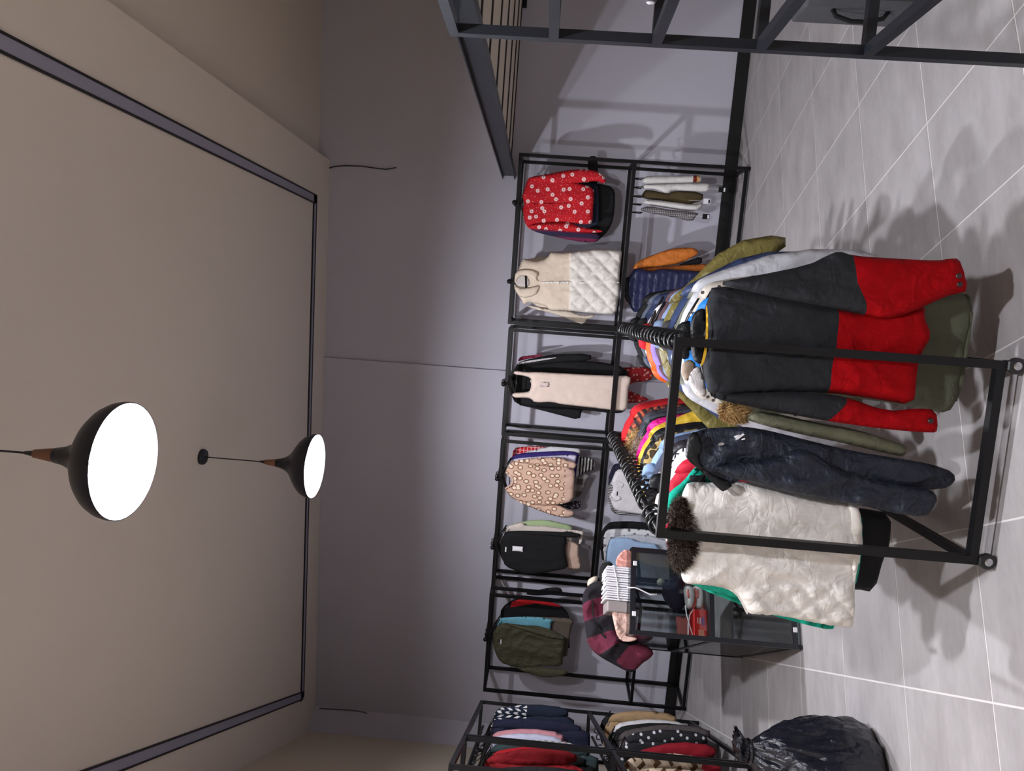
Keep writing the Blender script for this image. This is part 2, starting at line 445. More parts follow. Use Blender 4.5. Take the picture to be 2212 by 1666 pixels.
# ---- ceiling light track: slim black rails with a grey cover, laid as a closed frame
M_TRACK = plain('track_cover_grey', (150, 148, 168), .5)
M_TLINE = plain('track_edge_black', (26, 22, 28), .6)
t = thing('ceiling_track', 'slim grey ceiling track with black edges running round the ceiling', 'track', (0, 0, 3.87))
corners = [Vector((.62, -2.9, 0)), Vector((1.225, 2.67, 0)), Vector((1.567, 6.40, 0)), Vector((-3.325, 7.15, 0)), Vector((-2.25, 3.75, 0)), Vector((-.15, -2.9, 0))]
for a, b in ((0, 2), (2, 3), (3, 5)):
    p, q = corners[a], corners[b]; d = (q-p).normalized(); sd = Vector((-d.y, d.x, 0))*.037; e = d*.04
    obj('cover', bar(bmesh.new(), p-e+Vector((0, 0, -.004)), q+e+Vector((0, 0, -.004)), .062, .006), M_TRACK, t)
    for s_ in (-1, 1): obj('edge_strip', bar(bmesh.new(), p-e+sd*s_+Vector((0, 0, -.006)), q+e+sd*s_+Vector((0, 0, -.006)), .011, .012), M_TLINE, t)
# ---- cables hanging at the wall top
def cable(name, label, pts, r, mat):
    o = obj(name, tube(bmesh.new(), pts, r, 6), mat, smooth=True); return tag(o, label, 'cable')
M_CABLE = plain('cable_black', (28, 26, 30), .5)
def wl(px, y=6.97): 
    x, z = WALL.at(px, y); return WALL.w(x, y, z)
cable('loose_cable', 'loose black cable hanging from the ceiling edge on the right', [wl(p) for p in [(708, 364), (722, 360), (745, 358), (780, 359), (815, 364), (835, 366), (856, 362)]], .005, M_CABLE)
cable('loose_cable', 'grey cable end sticking out beside the left corner casing', [wl(p, 6.93) for p in [(690, 1531), (735, 1533), (770, 1536), (790, 1540), (800, 1547)]], .006, plain('cable_grey', (92, 88, 94), .6))
# ---- mezzanine on the right: steel edge beam, joists, cream deck
MZ = Fr(1.65, 3.38, -5.3)
t = fthing('mezzanine_floor', 'cream mezzanine floor on dark steel joists behind an edge beam', 'mezzanine', MZ, 0, 0, 2.07)
t['kind'] = 'structure'
ye = 3.42
bm = bmesh.new(); bx(bm, 0, .07, -4, ye, .114, .122); bx(bm, 0, .07, -4, ye, 0, .008); bx(bm, .031, .039, -4, ye, .008, .114)
obj('edge_beam', bm, M_STEEL, t)
obj('deck', box(.039, 3.6, -4, ye-.02, .042, .112), M_BEIGE, t)
M_JOIST = plain('joist_dark', (34, 28, 28), .7)
ys = []
for px in (1043, 1066, 1086, 1101, 1113, 1122, 1128.5):
    p = atz((px, 10), 2.105); ys.append((p-MZ.o) @ MZ.ey)
ys += [ys[0]-.52*k for k in range(1, 7)]
for y in ys:
    if y < ye-.03: obj('joist', box(.04, 3.55, y-.02, y+.02, .034, .042), M_JOIST, t)
# ---- pendant lamps
M_SHADE = plain('shade_black', (24, 26, 38), .38); M_LINING = plain('shade_grey_lining', (92, 94, 98), .5)
M_WOOD = plain('pendant_wood', (134, 92, 66), .5, var=.25); M_CORD = plain('pendant_cord', (46, 42, 44), .7)
mb, n_, l_, b_ = newmat('lit_bulb'); b_.inputs['Base Color'].default_value = (0, 0, 0, 1)
b_.inputs['Emission Color'].default_value = (*lin((247, 248, 255)), 1); b_.inputs['Emission Strength'].default_value = BULB
PROF = [(.21, 0), (.2105, .018), (.205, .042), (.19, .07), (.163, .098), (.128, .124), (.095, .145), (.067, .167), (.047, .192), (.034, .222), (.027, .258)]
def pendant(label, x, y, rim=3.105):
    t = thing('pendant_lamp', label, 'lamp', (x, y, 3.87), 0, 'row of black dome pendants')
    h = 3.87-rim
    obj('canopy', lathe(bmesh.new(), [(0.001, 0), (.052, 0), (.052, -.018), (.046, -.026), (.001, -.026)], 24), M_SHADE, t, True)
    obj('cord', tube(bmesh.new(), [(0, 0, -.026), (0, 0, -h+.36)], .0042, 6), M_CORD, t, True)
    obj('strain_relief', lathe(bmesh.new(), [(.001, -h+.375), (.006, -h+.372), (.010, -h+.345), (.012, -h+.335), (.001, -h+.335)], 14), M_SHADE, t, True)
    obj('wooden_neck', lathe(bmesh.new(), [(.001, -h+.337), (.015, -h+.336), (.026, -h+.258), (.001, -h+.257)], 20), M_WOOD, t, True)
    sh = obj('shade', lathe(bmesh.new(), [(r, z-h) for r, z in PROF]+[(.001, .259-h)], 56), M_SHADE, t, True)
    obj('shade_lining', lathe(bmesh.new(), [(.2095, -h+.0003)]+[(r-.0035, z-h) for r, z in PROF[:8]]+[(.001, .165-h)], 56), M_LINING, t, True)
    obj('lamp_socket', lathe(bmesh.new(), [(.001, .165-h), (.02, .165-h), (.02, .115-h), (.001, .113-h)], 16), M_LINING, t, True)
    bm = bmesh.new(); bmesh.ops.create_uvsphere(bm, u_segments=18, v_segments=10, radius=.055)
    bmesh.ops.transform(bm, matrix=Matrix.Translation((0, 0, .068-h)), verts=bm.verts)
    obj('bulb', bm, mb, t, True)['label'] = 'glowing white globe bulb'
pendant('large near black dome pendant lamp, lit, showing its round bulb', -.372, 2.45)
pendant('smaller far black dome pendant lamp, lit, with its ceiling rose in view', -.627, 4.596)
pendant('black dome pendant lamp hanging behind the viewer', .48, 1.12)
# ================================================================== metal racks
def frame_unit(name, label, fr, x0, x1, y0, y1, ztop, levels, arms=(), w=.028, group=None, feet=True, midposts=()):
    """open rack of square tube: four posts, top, middle and bottom frames, arms with knobs"""
    t = fthing(name, label, 'rack', fr, (x0+x1)/2, (y0+y1)/2, 0, group)
    cx, cy = (x0+x1)/2, (y0+y1)/2; hx, hy = (x1-x0)/2-w/2, (y1-y0)/2-w/2
    for sx in (-1, 1):
        for sy in (-1, 1):
            obj('post', bar(bmesh.new(), (sx*hx, sy*hy, .012), (sx*hx, sy*hy, ztop), w), M_BLACK, t)
            if feet: obj('foot', lathe(bmesh.new(), [(.001, 0), (.016, 0), (.016, .008), (.008, .012), (.001, .012)], 10), M_BLACK, t, loc=(sx*hx, sy*hy, 0))
    for z in levels:
        for sy in (-1, 1): obj('long_rail', bar(bmesh.new(), (-hx+w/2, sy*hy, z-w/2), (hx-w/2, sy*hy, z-w/2), w), M_BLACK, t)
        for sx in (-1, 1): obj('side_rail', bar(bmesh.new(), (sx*hx, -hy+w/2, z-w/2), (sx*hx, hy-w/2, z-w/2), w), M_BLACK, t)
    for mx in midposts: obj('mid_post', bar(bmesh.new(), (mx-cx, hy, .02), (mx-cx, hy, ztop-w), w), M_BLACK, t)
    for ax, az in arms:
        a = obj('hanging_arm', tube(bmesh.new(), [(ax-cx, -hy-.03, az), (ax-cx, hy, az)], .0105, 10), M_BLACK, t, True)
        bm = bmesh.new(); bmesh.ops.create_uvsphere(bm, u_segments=12, v_segments=8, radius=.022)
        bmesh.ops.transform(bm, matrix=Matrix.Translation((ax-cx, -hy-.04, az)), verts=bm.verts)
        obj('knob', bm, M_BLACK, a, True)
    return t
def sx(px, y=6.45): return WALL.at(px, y)[0]
ARM_Z = 2.03
arm_px = [(1107, 437), (1098, 608), (1085, 830), (1072, 1035), (1061, 1183), (1048, 1382)]
arm_s = [sx(p) for p in arm_px]
Y0, Y1 = 6.48, 6.915
G_RACK = 'black tube racks along the back wall'
frame_unit('wall_rack', 'black tube rack nearest the stair beam, red printed shirt on top', WALL, -.505, 1.005, Y0, Y1, 2.02, (2.02, 1.015, .205-.16), [(arm_s[0], ARM_Z), (arm_s[1], ARM_Z)], group=G_RACK)
frame_unit('wall_rack', 'narrow black tube rack holding the long beige tank dress', WALL, -1.555, -.545, Y0, Y1, 2.01, (2.01, 1.01, .045), [(arm_s[2], ARM_Z-.01)], group=G_RACK)
frame_unit('wall_rack', 'black tube rack holding the leopard sweater and black top', WALL, -3.10, -1.595, Y0, Y1, 2.01, (2.01, 1.02, .045), [(arm_s[3], ARM_Z-.01), (arm_s[4], ARM_Z-.01)], group=G_RACK)
frame_unit('wall_rack', 'leftmost rack on the back wall, holding the olive jacket', WALL, -4.19, -3.145, Y0, Y1, 2.02, (2.02, .56, .045), [(arm_s[5], ARM_Z)], group=G_RACK)
# racks on the left wall
G_LR = 'black tube racks along the left wall'
SR = []
SR.append(frame_unit('side_rack', 'black tube rack on the left wall full of sweaters, far section', LEFT, -.43, .0, 1.13, 3.0, 2.01, (2.01, 1.02, .10), group=G_LR))
SR.append(frame_unit('side_rack', 'black tube rack on the left wall, near section at the frame edge', LEFT, -.43, .0, .17, 1.09, 2.01, (2.01, 1.02, .10), group=G_LR))
for t, hl in zip(SR, (.935, .46)):
    for z in (1.965, .965): obj('hanging_rail', tube(bmesh.new(), [(0, -hl+.03, z), (0, hl-.03, z)], .0125, 10), M_BLACK, t, True)
# tall open frame at the right edge
t = frame_unit('shelf_frame', 'tall dark open shelf frame close to the viewer at the right edge', RIGHT, -.015, .44, -1.1, .015, 2.025, (2.025, 1.715, 1.40, 1.085, .765, .1), w=.03)
for o in t.children:
    if o.name.startswith(('long_rail', 'side_rail', 'post')): o.data.materials[0] = M_STEEL
# ---- clothes rack on castors
W_, L_, H_ = .70, 2.09, 1.20
M_RUB = plain('castor_black', (22, 22, 24), .45); M_CHR = plain('castor_chrome', (190, 190, 195), .25, 1.)
t = fthing('rolling_clothes_rack', 'black rolling double-rail clothes rack in the middle, crammed with jackets', 'clothes rack', RACK, 0, 0, 0)
tw = .03
for x in (0, W_):
    for y in (0, L_):
        obj('post', bar(bmesh.new(), (x, y, .062), (x, y, H_), tw), M_BLACK, t)
for z, nm in ((H_-tw/2, 'end_bar'), (.062+tw/2, 'bottom_end_bar')):
    for y in (0, L_): obj(nm, bar(bmesh.new(), (tw/2, y, z), (W_-tw/2, y, z), tw), M_BLACK, t)
for x in (0, W_):
    obj('bottom_side_bar', bar(bmesh.new(), (x, tw/2, .062+tw/2), (x, L_-tw/2, .062+tw/2), tw), M_BLACK, t)
    obj('hanging_rail', tube(bmesh.new(), [(x, tw/2, H_-.016), (x, L_-tw/2, H_-.016)], .0135, 12), M_BLACK, t, True)
for x in (0, W_):
    for y in (0, L_):
        c = obj('castor', box(-.018, .018, -.024, .02, .026, .061, .004), M_RUB, t, loc=(x, y, 0))
        bm = bmesh.new(); prof = [(.004, -.011), (.024, -.011), (.029, -.007), (.029, .007), (.024, .011), (.004, .011)]
        lathe(bm, prof, 20); bmesh.ops.transform(bm, matrix=Matrix.Translation((0, -.012, .029)) @ Matrix.Rotation(math.pi/2, 4, 'X'), verts=bm.verts)
        bmesh.ops.transform(bm, matrix=Matrix.Translation((.0, 0, 0)), verts=bm.verts)
        obj('wheel', bm, M_RUB, c, True)
        bm = lathe(bmesh.new(), [(.001, .0135), (.013, .0135), (.015, .011)], 16)
        bmesh.ops.transform(bm, matrix=Matrix.Translation((0, -.012, .029)) @ Matrix.Rotation(math.pi/2, 4, 'X'), verts=bm.verts)
        obj('hub', bm, M_CHR, c, True)
# ---- hangers
M_HANG = plain('hanger_black', (20, 20, 22), .3); 
def hanger_proto(name, wd=.2, R=.03, drop=.05):
    o = bpy.data.objects.new(name, None); o.empty_display_size = .03
    bm = bmesh.new(); pts = []
    for k in range(19):
        a = math.radians(-35 + k*(250/18)); pts.append((R*math.cos(a), 0, -.008+R*math.sin(a)))
    # open hook: from the right below, over the rail, down to the neck
    pts += [(-R*.45, 0, -.008-R*1.05), (0, 0, -.008-R*1.35), (0, 0, -.008-R-drop)]
    tube(bm, pts, .0066 if R > .03 else .005, 8); hk = bpy.data.meshes.new('hook'); bm.to_mesh(hk); bm.free(); hk.materials.append(M_HANG); hk.shade_smooth()
    zc = -.008-R-drop
    bm = bmesh.new(); tube(bm, [(-wd, 0, zc-.075), (-wd*.55, 0, zc-.035), (0, 0, zc), (wd*.55, 0, zc-.035), (wd, 0, zc-.075)], [.006, .009, .010, .009, .006], 8)
    tube(bm, [(-wd*.8, 0, zc-.075), (wd*.8, 0, zc-.075)], .004, 6)
    ar = bpy.data.meshes.new('shoulder_bar'); bm.to_mesh(ar); bm.free(); ar.materials.append(M_HANG); ar.shade_smooth()
    return hk, ar, zc
HK, HA, HZ = hanger_proto('hanger', R=.034)
HK2, HA2, HZ2 = hanger_proto('hanger', .17, .02, .02)
def hanger(fr, x, y, z, label, group, tw=0., small=False, tilt=0.):
    o = fthing('clothes_hanger', label, 'hanger', fr, x, y, z, group); o.rotation_euler = (0, tilt, fr.a+tw)
    for nm, me in (('hook', HK2 if small else HK), ('shoulder_bar', HA2 if small else HA)):
        c = bpy.data.objects.new(nm, me); COL.objects.link(c); c.parent = o
    return o
# ================================================================== clothes
BK = (25, 25, 29)
f_black = fab('cloth_black', (14, 14, 17)); f_black2 = fab('nylon_black', (15, 16, 20), .5, .4)
f_char = fab('canvas_charcoal_blue', (24, 26, 31), .8, .35); f_red = fab('canvas_red', (146, 0, 7), .8, .45)
f_olive = fab('canvas_olive', (84, 86, 70), .9, .35, .5); f_khaki = fab('corduroy_khaki', (104, 104, 84), .9, .35, .6)
f_navy = fab('nylon_navy', (30, 35, 48), .55, .95); f_white = fab('satin_offwhite', (222, 217, 212), .5, .42)
f_cream = fab('fleece_cream', (222, 206, 188), .95, .2, .9); f_quilt = fab('quilt_white', (226, 220, 213), .55, .4)
MATS['canvas_red'].node_tree.nodes['Principled BSDF'].inputs['Specular IOR Level'].default_value = .12
f_teal = fab('fleece_teal', (14, 158, 134), .95, .25, .9); f_nude = fab('jersey_nude', (216, 194, 184), .85, .15)
f_rib = fab('rib_beige', (222, 202, 190), .85, .1, .2)
M_LABELW = plain('paper_white', (232, 230, 236), .6); M_DARKFUR = plain('fur_dark_brown', (58, 44, 36), .9, var=.5)
M_FUR = plain('fur_tan', (176, 142, 92), .9, var=.4); M_FURG = plain('fur_grey_brown', (140, 122, 104), .9, var=.5)
J = lambda pts: C(1450, 500, 762/2212, pts)
K = lambda pts: C(1400, 900, 800/2212, pts)
# ---- olive jacket under the red one
RY = -.035
g = Garment('olive_jacket', 'long olive canvas jacket hanging right behind the red and black jacket', 'jacket', RACK, .128, J([(1700, 700)])[0], 'jackets on the right rail')
g.part('body', J([(290, 420), (240, 560), (240, 860), (300, 980), (900, 1010), (1400, 1080), (1600, 1122), (1740, 1140), (1790, 1060), (1830, 870), (1868, 640), (1885, 540), (1868, 385), (1700, 395), (900, 360)]), f_olive, 0, .03, h=.016, wr=.01)
g.part('hem_band', J([(1760, 1080), (1800, 1060), (1838, 870), (1878, 640), (1890, 540), (1872, 390), (1825, 395), (1838, 540), (1820, 680), (1795, 860)]), f_olive, -.006, .028, h=.016)
# ---- red and black jacket
g = Garment('colour_block_jacket', 'black jacket with bright red lower half and red cuffs, facing out', 'jacket', RACK, .055, J([(1560, 760)])[0], 'jackets on the right rail')
g.part('body', J([(262, 325), (225, 440), (207, 490), (215, 640), (195, 830), (205, 900), (240, 1042), (560, 1010), (975, 1010), (1300, 1055), (1522, 1092), (1535, 940), (1560, 770), (1612, 690), (1625, 630), (1590, 540), (1592, 460), (1450, 500), (1300, 520), (1035, 490), (600, 400)]), f_char, 0, .034, h=.013, wr=.012,
       regions=[(J([(1037, 470), (1022, 600), (1012, 740), (985, 860), (972, 1035), (1560, 1130), (1660, 640), (1600, 440), (1320, 500)]), f_red)])
g.part('right_sleeve', J([(262, 322), (520, 280), (860, 212), (980, 150), (1050, 122), (1140, 152), (1400, 170), (1680, 184), (1742, 170), (1805, 170), (1832, 240), (1860, 375), (1800, 388), (1715, 410), (1480, 520), (1320, 560), (1210, 520), (840, 450), (500, 380)]), f_char, -.03, .03, h=.013, wr=.01,
       regions=[(J([(1142, 100), (1132, 190), (1145, 330), (1200, 450), (1218, 580), (1400, 620), (1920, 420), (1880, 120)]), f_red)])
g.part('left_sleeve', J([(238, 1030), (300, 1024), (560, 1012), (880, 1006), (1100, 1038), (1350, 1130), (1540, 1108), (1664, 1118), (1672, 1248), (1640, 1266), (1340, 1242), (975, 1190), (650, 1130), (330, 1065)]), f_char, -.026, .024, h=.013, wr=.008,
       regions=[(J([(1110, 1020), (1085, 1070), (960, 1205), (1340, 1300), (1720, 1300), (1720, 1080)]), f_red)])
M_BTN = plain('button_dark', (40, 26, 24), .35)
for cpx in [(1795, 280), (1801, 333), (1630, 1190)]:
    x, z = RACK.at(J([cpx])[0], 0.0)
    bm = lathe(bmesh.new(), [(.001, .004), (.0075, .0045), (.0095, .002), (.0095, -.004)], 16)
    bmesh.ops.transform(bm, matrix=Matrix.Rotation(math.pi/2, 4, 'X'), verts=bm.verts)
    obj('button', bm, M_BTN, g.t, True, loc=(x-g.x0, -.062 if cpx[1] < 800 else -.052, z-g.z0))
f_yel = fab('piping_yellow', (214, 168, 40), .6)
g.part('neck_piping', J([(216, 455), (228, 480), (232, 600), (226, 740), (205, 830), (180, 850), (200, 780), (214, 690), (218, 560)]), f_yel, -.036, .008, h=.01, wr=.002)
g.part('collar', J([(135, 520), (180, 480), (220, 490), (222, 640), (205, 800), (180, 840), (130, 800), (118, 680), (122, 580)]), f_black2, -.006, .01, h=.012, wr=.012)
# pocket flap seam on the chest
# ---- khaki jacket with fur hood between the rails
g = Garment('khaki_parka', 'khaki corduroy parka with tan fur hood, sleeve reaching down between the rails', 'jacket', RACK, .2, J([(1000, 1200)])[0], 'jackets on the right rail')
g.part('body', J([(250, 980), (320, 1090), (500, 1140), (900, 1150), (1200, 1160), (1200, 900), (300, 800)]), f_khaki, .03, .03)
g.part('sleeve', J([(470, 1135), (600, 1128), (900, 1198), (1150, 1238), (1400, 1318), (1478, 1348), (1470, 1410), (1400, 1406), (1100, 1332), (800, 1272), (560, 1212), (470, 1180)]), f_khaki, -.07, .03, h=.014, wr=.008)
me = panel(g.P(J([(300, 1085), (350, 1075), (440, 1095), (500, 1130), (490, 1170), (440, 1200), (360, 1195), (300, 1160)]), -.05), thick=.022, h=.014, seed=4)
obj('fur_hood', fur_mesh(me, 2600, .02, 3), M_FUR, g.t, loc=(0, -.05, 0))
g.part('sherpa_lining', J([(105, 930), (130, 870), (178, 842), (200, 900), (225, 1010), (215, 1040), (180, 1030), (130, 985)]), fab('sherpa', (206, 200, 200), .95, weave=1.), -.06, .009, h=.01, wr=.012)
g.part('hood_edge', J([(58, 880), (75, 820), (120, 800), (160, 835), (130, 900), (95, 950)]), fab('beige_hood', (150, 132, 116)), -.04, .008, h=.01, wr=.014)
# ---- navy nylon jacket hanging askew
g = Garment('nylon_jacket', 'crumpled dark navy nylon jacket hanging askew between the two rails', 'jacket', RACK, .06, K([(1700, 480)])[0], 'jackets on the left rail')
g.part('body', K([(228, 240), (240, 150), (262, 100), (330, 72), (480, 62), (620, 60), (900, 128), (1250, 215), (1450, 242), (1700, 285), (1830, 335), (1838, 395), (1760, 440), (1560, 440), (1350, 420), (1100, 380), (820, 400), (600, 380), (530, 385), (490, 430), (462, 452), (420, 430), (320, 325)]), f_navy, .02, .024, h=.014, wr=.03)
g.part('sleeve', K([(370, 305), (600, 266), (780, 242), (860, 200), (910, 195), (965, 206), (1080, 280), (1160, 328), (1350, 380), (1560, 420), (1700, 440), (1736, 490), (1705, 555), (1650, 602), (1480, 582), (1260, 530), (900, 470), (600, 392), (480, 360)]), f_navy, -.03, .028, h=.013, wr=.028)
g.part('collar', K([(240, 120), (262, 92), (300, 92), (330, 180), (300, 250), (350, 330), (520, 400), (455, 452), (420, 432), (320, 330), (222, 250), (225, 190)]), f_black2, -.035, .014, h=.012, wr=.012)
# small light chest mark and zip pull
for pts in ([(512, 118), (545, 108), (552, 118), (520, 130)], [(520, 134), (566, 100), (576, 108), (530, 142)], [(556, 134), (578, 128), (580, 136), (560, 142)]):
    g.part('chest_mark', K(pts), M_LABELW, -.028, .003, h=.006, wr=0, smooth=0)
g.part('zip_pull', K([(415, 165), (440, 152), (460, 156), (462, 166), (440, 172), (420, 176)]), M_CHR, -.02, .003, h=.006, wr=0)
# ---- white padded vest with dark fur collar
g = Garment('padded_vest', 'off-white padded vest with dark brown fur collar at the rack front', 'vest', RACK, .10, K([(1230, 900)])[0], 'jackets on the left rail')
vest = K([(212, 440), (240, 388), (420, 398), (560, 378), (900, 468), (1230, 520), (1265, 540), (1282, 740), (1276, 790), (1250, 900), (1232, 1030), (1228, 1200), (1215, 1255), (1190, 1263), (1000, 1232), (800, 1192), (720, 1182), (590, 1182), (560, 1110), (528, 1058), (470, 1022), (350, 1002), (222, 998), (205, 975), (193, 930), (190, 700), (200, 480)])
g.part('body', vest, f_white, 0, .04, h=.0115, wr=.012, r=.05,
       quilt=(.088, .012, K([(545, 1060), (620, 1012), (720, 992), (1000, 985), (1170, 1005), (1250, 1030), (1250, 1290), (580, 1200)])))
g.part('hem_band', K([(1185, 515), (1230, 520), (1262, 540), (1280, 740), (1262, 850), (1232, 1030), (1226, 1200), (1214, 1256), (1180, 1258), (1178, 1100), (1200, 900), (1188, 740), (1180, 600)]), f_quilt, -.012, .036, h=.0115, wr=.012, r=.03)
g.part('armhole_binding', K([(222, 985), (350, 990), (470, 1008), (535, 1050), (572, 1110), (600, 1178), (588, 1184), (556, 1112), (524, 1062), (466, 1026), (350, 1006), (224, 1000)]), f_white, -.012, .012, h=.011, wr=0, r=.006)
me = panel(g.P(K([(190, 475), (242, 525), (300, 610), (316, 690), (306, 790), (252, 880), (188, 932), (150, 900), (125, 800), (115, 730), (128, 640), (135, 530)]), -.012), thick=.036, h=.016, seed=9, r=.06)
obj('fur_collar', fur_mesh(me, 9000, .02, 5), M_DARKFUR, g.t, loc=(0, -.012, 0))
# ---- teal fleece behind
g = Garment('fleece_jacket', 'teal fleece jacket hanging behind the off-white vest', 'jacket', RACK, .20, K([(1100, 900)])[0], 'jackets on the left rail')
g.part('body', K([(140, 560), (150, 500), (205, 400), (260, 320), (300, 290), (345, 330), (420, 400), (900, 540), (1275, 560), (1285, 745), (1255, 960), (1240, 1010), (1000, 1100), (560, 1100), (330, 1030), (210, 985), (150, 800)]), f_teal, 0, .03, h=.016)
g.part('sleeve', K([(250, 985), (330, 1005), (480, 1030), (560, 1112), (720, 1175), (900, 1200), (1118, 1240), (1100, 1278), (950, 1246), (740, 1188), (520, 1112), (330, 1038)]), f_teal, .01, .028, h=.016)
g.part('collar', K([(105, 560), (110, 480), (150, 430), (200, 398), (290, 292), (310, 330), (230, 410), (190, 470), (140, 560)]), f_teal, -.02, .016, h=.012)
g.part('neck_label', K([(250, 352), (330, 352), (345, 392), (245, 392)]), f_black, -.04, .006, h=.01, wr=0, smooth=0)
g = Garment('black_coat', 'long black coat whose hem shows below the off-white vest', 'coat', RACK, .29, K([(1400, 800)])[0], 'jackets on the left rail')
g.part('body', K([(250, 480), (240, 900), (700, 1010), (1240, 1030), (1352, 1052), (1412, 830), (1442, 780), (1456, 582), (1290, 548), (700, 480)]), f_black, 0, .03, h=.018)

# ================================================================== generic hanging garment
def hung(name, label, cat, fr, x, y, ztop, hw, length, mat, sl=None, slmat=None, thick=.024, group=None, tw=0., collar=None, vest=False, open_=False, baff=None, spread=.03, lean=0., hood=None, h=.024, wr=.012, zneck=None, seed=None):
    """a full garment on its hanger: body, two sleeves, collar or hood"""
    t = fthing(name, label, cat, fr, x, y, ztop-length, group); t.rotation_euler = (0, lean, fr.a+tw)
    rs = random.random()*40 if seed is None else seed
    L = length; n = .065
    drop = .07
    B = [(-n, L), (n, L), (hw, L-drop), (hw+.005, L-drop-.16), (hw+.012, L*.4), (hw+.02, .01), (hw*.4, 0), (-hw*.4, 0), (-hw-.02, .01), (-hw-.012, L*.4), (-hw-.005, L-drop-.16), (-hw, L-drop)]
    obj('body', panel(B, thick=thick, h=h, wr=wr, seed=rs, baff=baff), mat, t)
    if not vest:
        sl = sl or L*.82
        for sgn in (-1, 1):
            z0 = L-drop*.75; z1 = max(.02, L-drop-sl)
            Sx = [(hw-.055, z0+.02), (hw+.0, z0), (hw+.035, z0-.05), (hw+.055+spread, (z0+z1)/2), (hw+.04+spread*1.3, z1), (hw-.045+spread*1.3, z1-.005), (hw-.05+spread*.8, (z0+z1)/2)]
            obj('sleeve', panel([(sgn*a, b) for a, b in Sx], thick=thick*.9, h=h, wr=wr*.8, seed=rs+sgn, baff=baff), slmat or mat, t, loc=(0, -thick*.35*sgn if sgn > 0 else thick*.3, 0))
    if collar is not None:
        cb = [(-n-.015, L-.03), (-n, L+.022), (-n*.4, L+.03), (n*.4, L+.03), (n, L+.022), (n+.015, L-.03), (n*.5, L-.055), (-n*.5, L-.055)]
        obj('collar', panel(cb, thick=.014, h=.018, wr=.006, seed=rs+3), collar, t, loc=(0, -thick*.55, 0))
    if hood is not None:
        hb = [(-.12, L-.03), (-.10, L+.02), (0, L+.035), (.10, L+.02), (.12, L-.03), (.05, L-.08), (-.05, L-.08)]
        obj('fur_hood', fur_mesh(panel(hb, thick=.035, h=.02, seed=rs+5), 1400, .03, int(rs)), hood, t, loc=(0, -thick*.7, 0))
    return t
def railset(side, items, xr, y0, dy, sleeves_left=True):
    grp = 'jackets on the %s rail' % side
    for i, it in enumerate(items):
        nm, lab, cat, mt, o = it
        y = y0+i*dy+random.uniform(-.01, .01); tw = random.uniform(-.06, .06)
        o = dict(o); zt = o.pop('z', 1.105)+random.uniform(-.012, .012); hw = o.pop('hw', .2)+random.uniform(-.01, .012); Ln = o.pop('L', .62)
        dx = o.pop('dx', 0.)
        hung(nm, lab, cat, RACK, xr+dx, y, zt, hw, Ln, mt, group=grp, tw=tw+o.pop('tw', 0), **o)
q = lambda n, c, r=.85, **k: fab(n, c, r, **k)
puff = dict(baff=(.07, .012), thick=.026)
right_items = [
 ('ski_jacket', 'bright blue jacket with black yoke and yellow piping behind the red one', 'jacket', q('shell_blue', (40, 122, 200), .55), dict(collar=f_black2, hw=.16, L=.58, z=1.125)),
 ('shirt_jacket', 'pale stone jacket with dark print on the collar, right rail', 'jacket', q('stone_print', (196, 188, 176), pat='stars', rgb2=(60, 54, 50), p=2.2), dict(collar=q('stone', (186, 178, 166)), hw=.215, L=.74)),
 ('raincoat', 'long light grey raincoat with its sleeve sticking out to the right', 'coat', q('shell_light_grey', (190, 190, 196), .5), dict(hw=.225, L=.88, spread=.11, sl=.72)),
 ('field_jacket', 'grey-green field jacket behind the light grey raincoat', 'jacket', q('grey_green', (110, 112, 100), .8), dict(hw=.22, L=.72, spread=.1)),
 ('puffer_jacket', 'shiny midnight blue puffer jacket beside the grey-green field jacket', 'jacket', q('puffer_midnight', (52, 64, 96), .35), dict(hw=.22, L=.66, spread=.12, **puff)),
 ('knit_cardigan', 'charcoal flecked knit cardigan in the middle of the right rail', 'cardigan', q('knit_charcoal', (78, 78, 78), .95, weave=1., pat='heather', rgb2=(30, 30, 30)), dict(hw=.19, L=.6, collar=q('knit_charcoal2', (64, 64, 64)))),
 ('blouson', 'shiny olive gold blouson with its sleeve pointing to the right', 'jacket', q('satin_olive', (112, 102, 56), .4, crease=.6), dict(hw=.225, L=.66, spread=.2, sl=.5, lean=-.06)),
 ('denim_shirt', 'faded light blue denim shirt on the right rail', 'shirt', q('denim_light', (128, 146, 178), .85), dict(hw=.2, L=.62, collar=q('denim_light', (0, 0, 0)))),
 ('zip_jacket', 'dark maroon and grey zip jacket behind the denim shirt', 'jacket', q('maroon_grey', (84, 62, 68), .8), dict(hw=.195, L=.6)),
 ('sweat_jacket', 'lilac sweat jacket showing on the left of the right rail', 'jacket', q('lilac', (146, 124, 196), .85), dict(hw=.165, L=.6, dx=-.055)),
 ('down_vest', 'bright orange nylon jacket on the right rail', 'jacket', q('nylon_orange', (226, 92, 28), .5), dict(hw=.165, L=.55, spread=.03, dx=-.06)),
 ('track_jacket', 'white track jacket with red trim, far half of right rail', 'jacket', q('track_white', (214, 208, 214), .7), dict(hw=.17, L=.58, dx=-.03, collar=q('trim_red', (196, 30, 46)))),
 ('bomber_jacket', 'navy bomber jacket beside the white track jacket', 'jacket', q('bomber_navy', (44, 54, 84), .6), dict(hw=.2, L=.6, collar=f_black)),
 ('anorak', 'slate grey anorak near the far end of the right rail', 'jacket', q('slate', (84, 90, 104), .7), dict(hw=.2, L=.64)),
 ('wool_coat', 'black wool coat with wide lapel at the far end of right rail', 'coat', f_black, dict(hw=.205, L=.78, z=1.13, collar=f_black)),
 ('wool_coat', 'black coat last on the right rail next to the far end bar', 'coat', f_black2, dict(hw=.21, L=.8, z=1.13)),
]
railset('right', right_items, W_, .27, .1115)
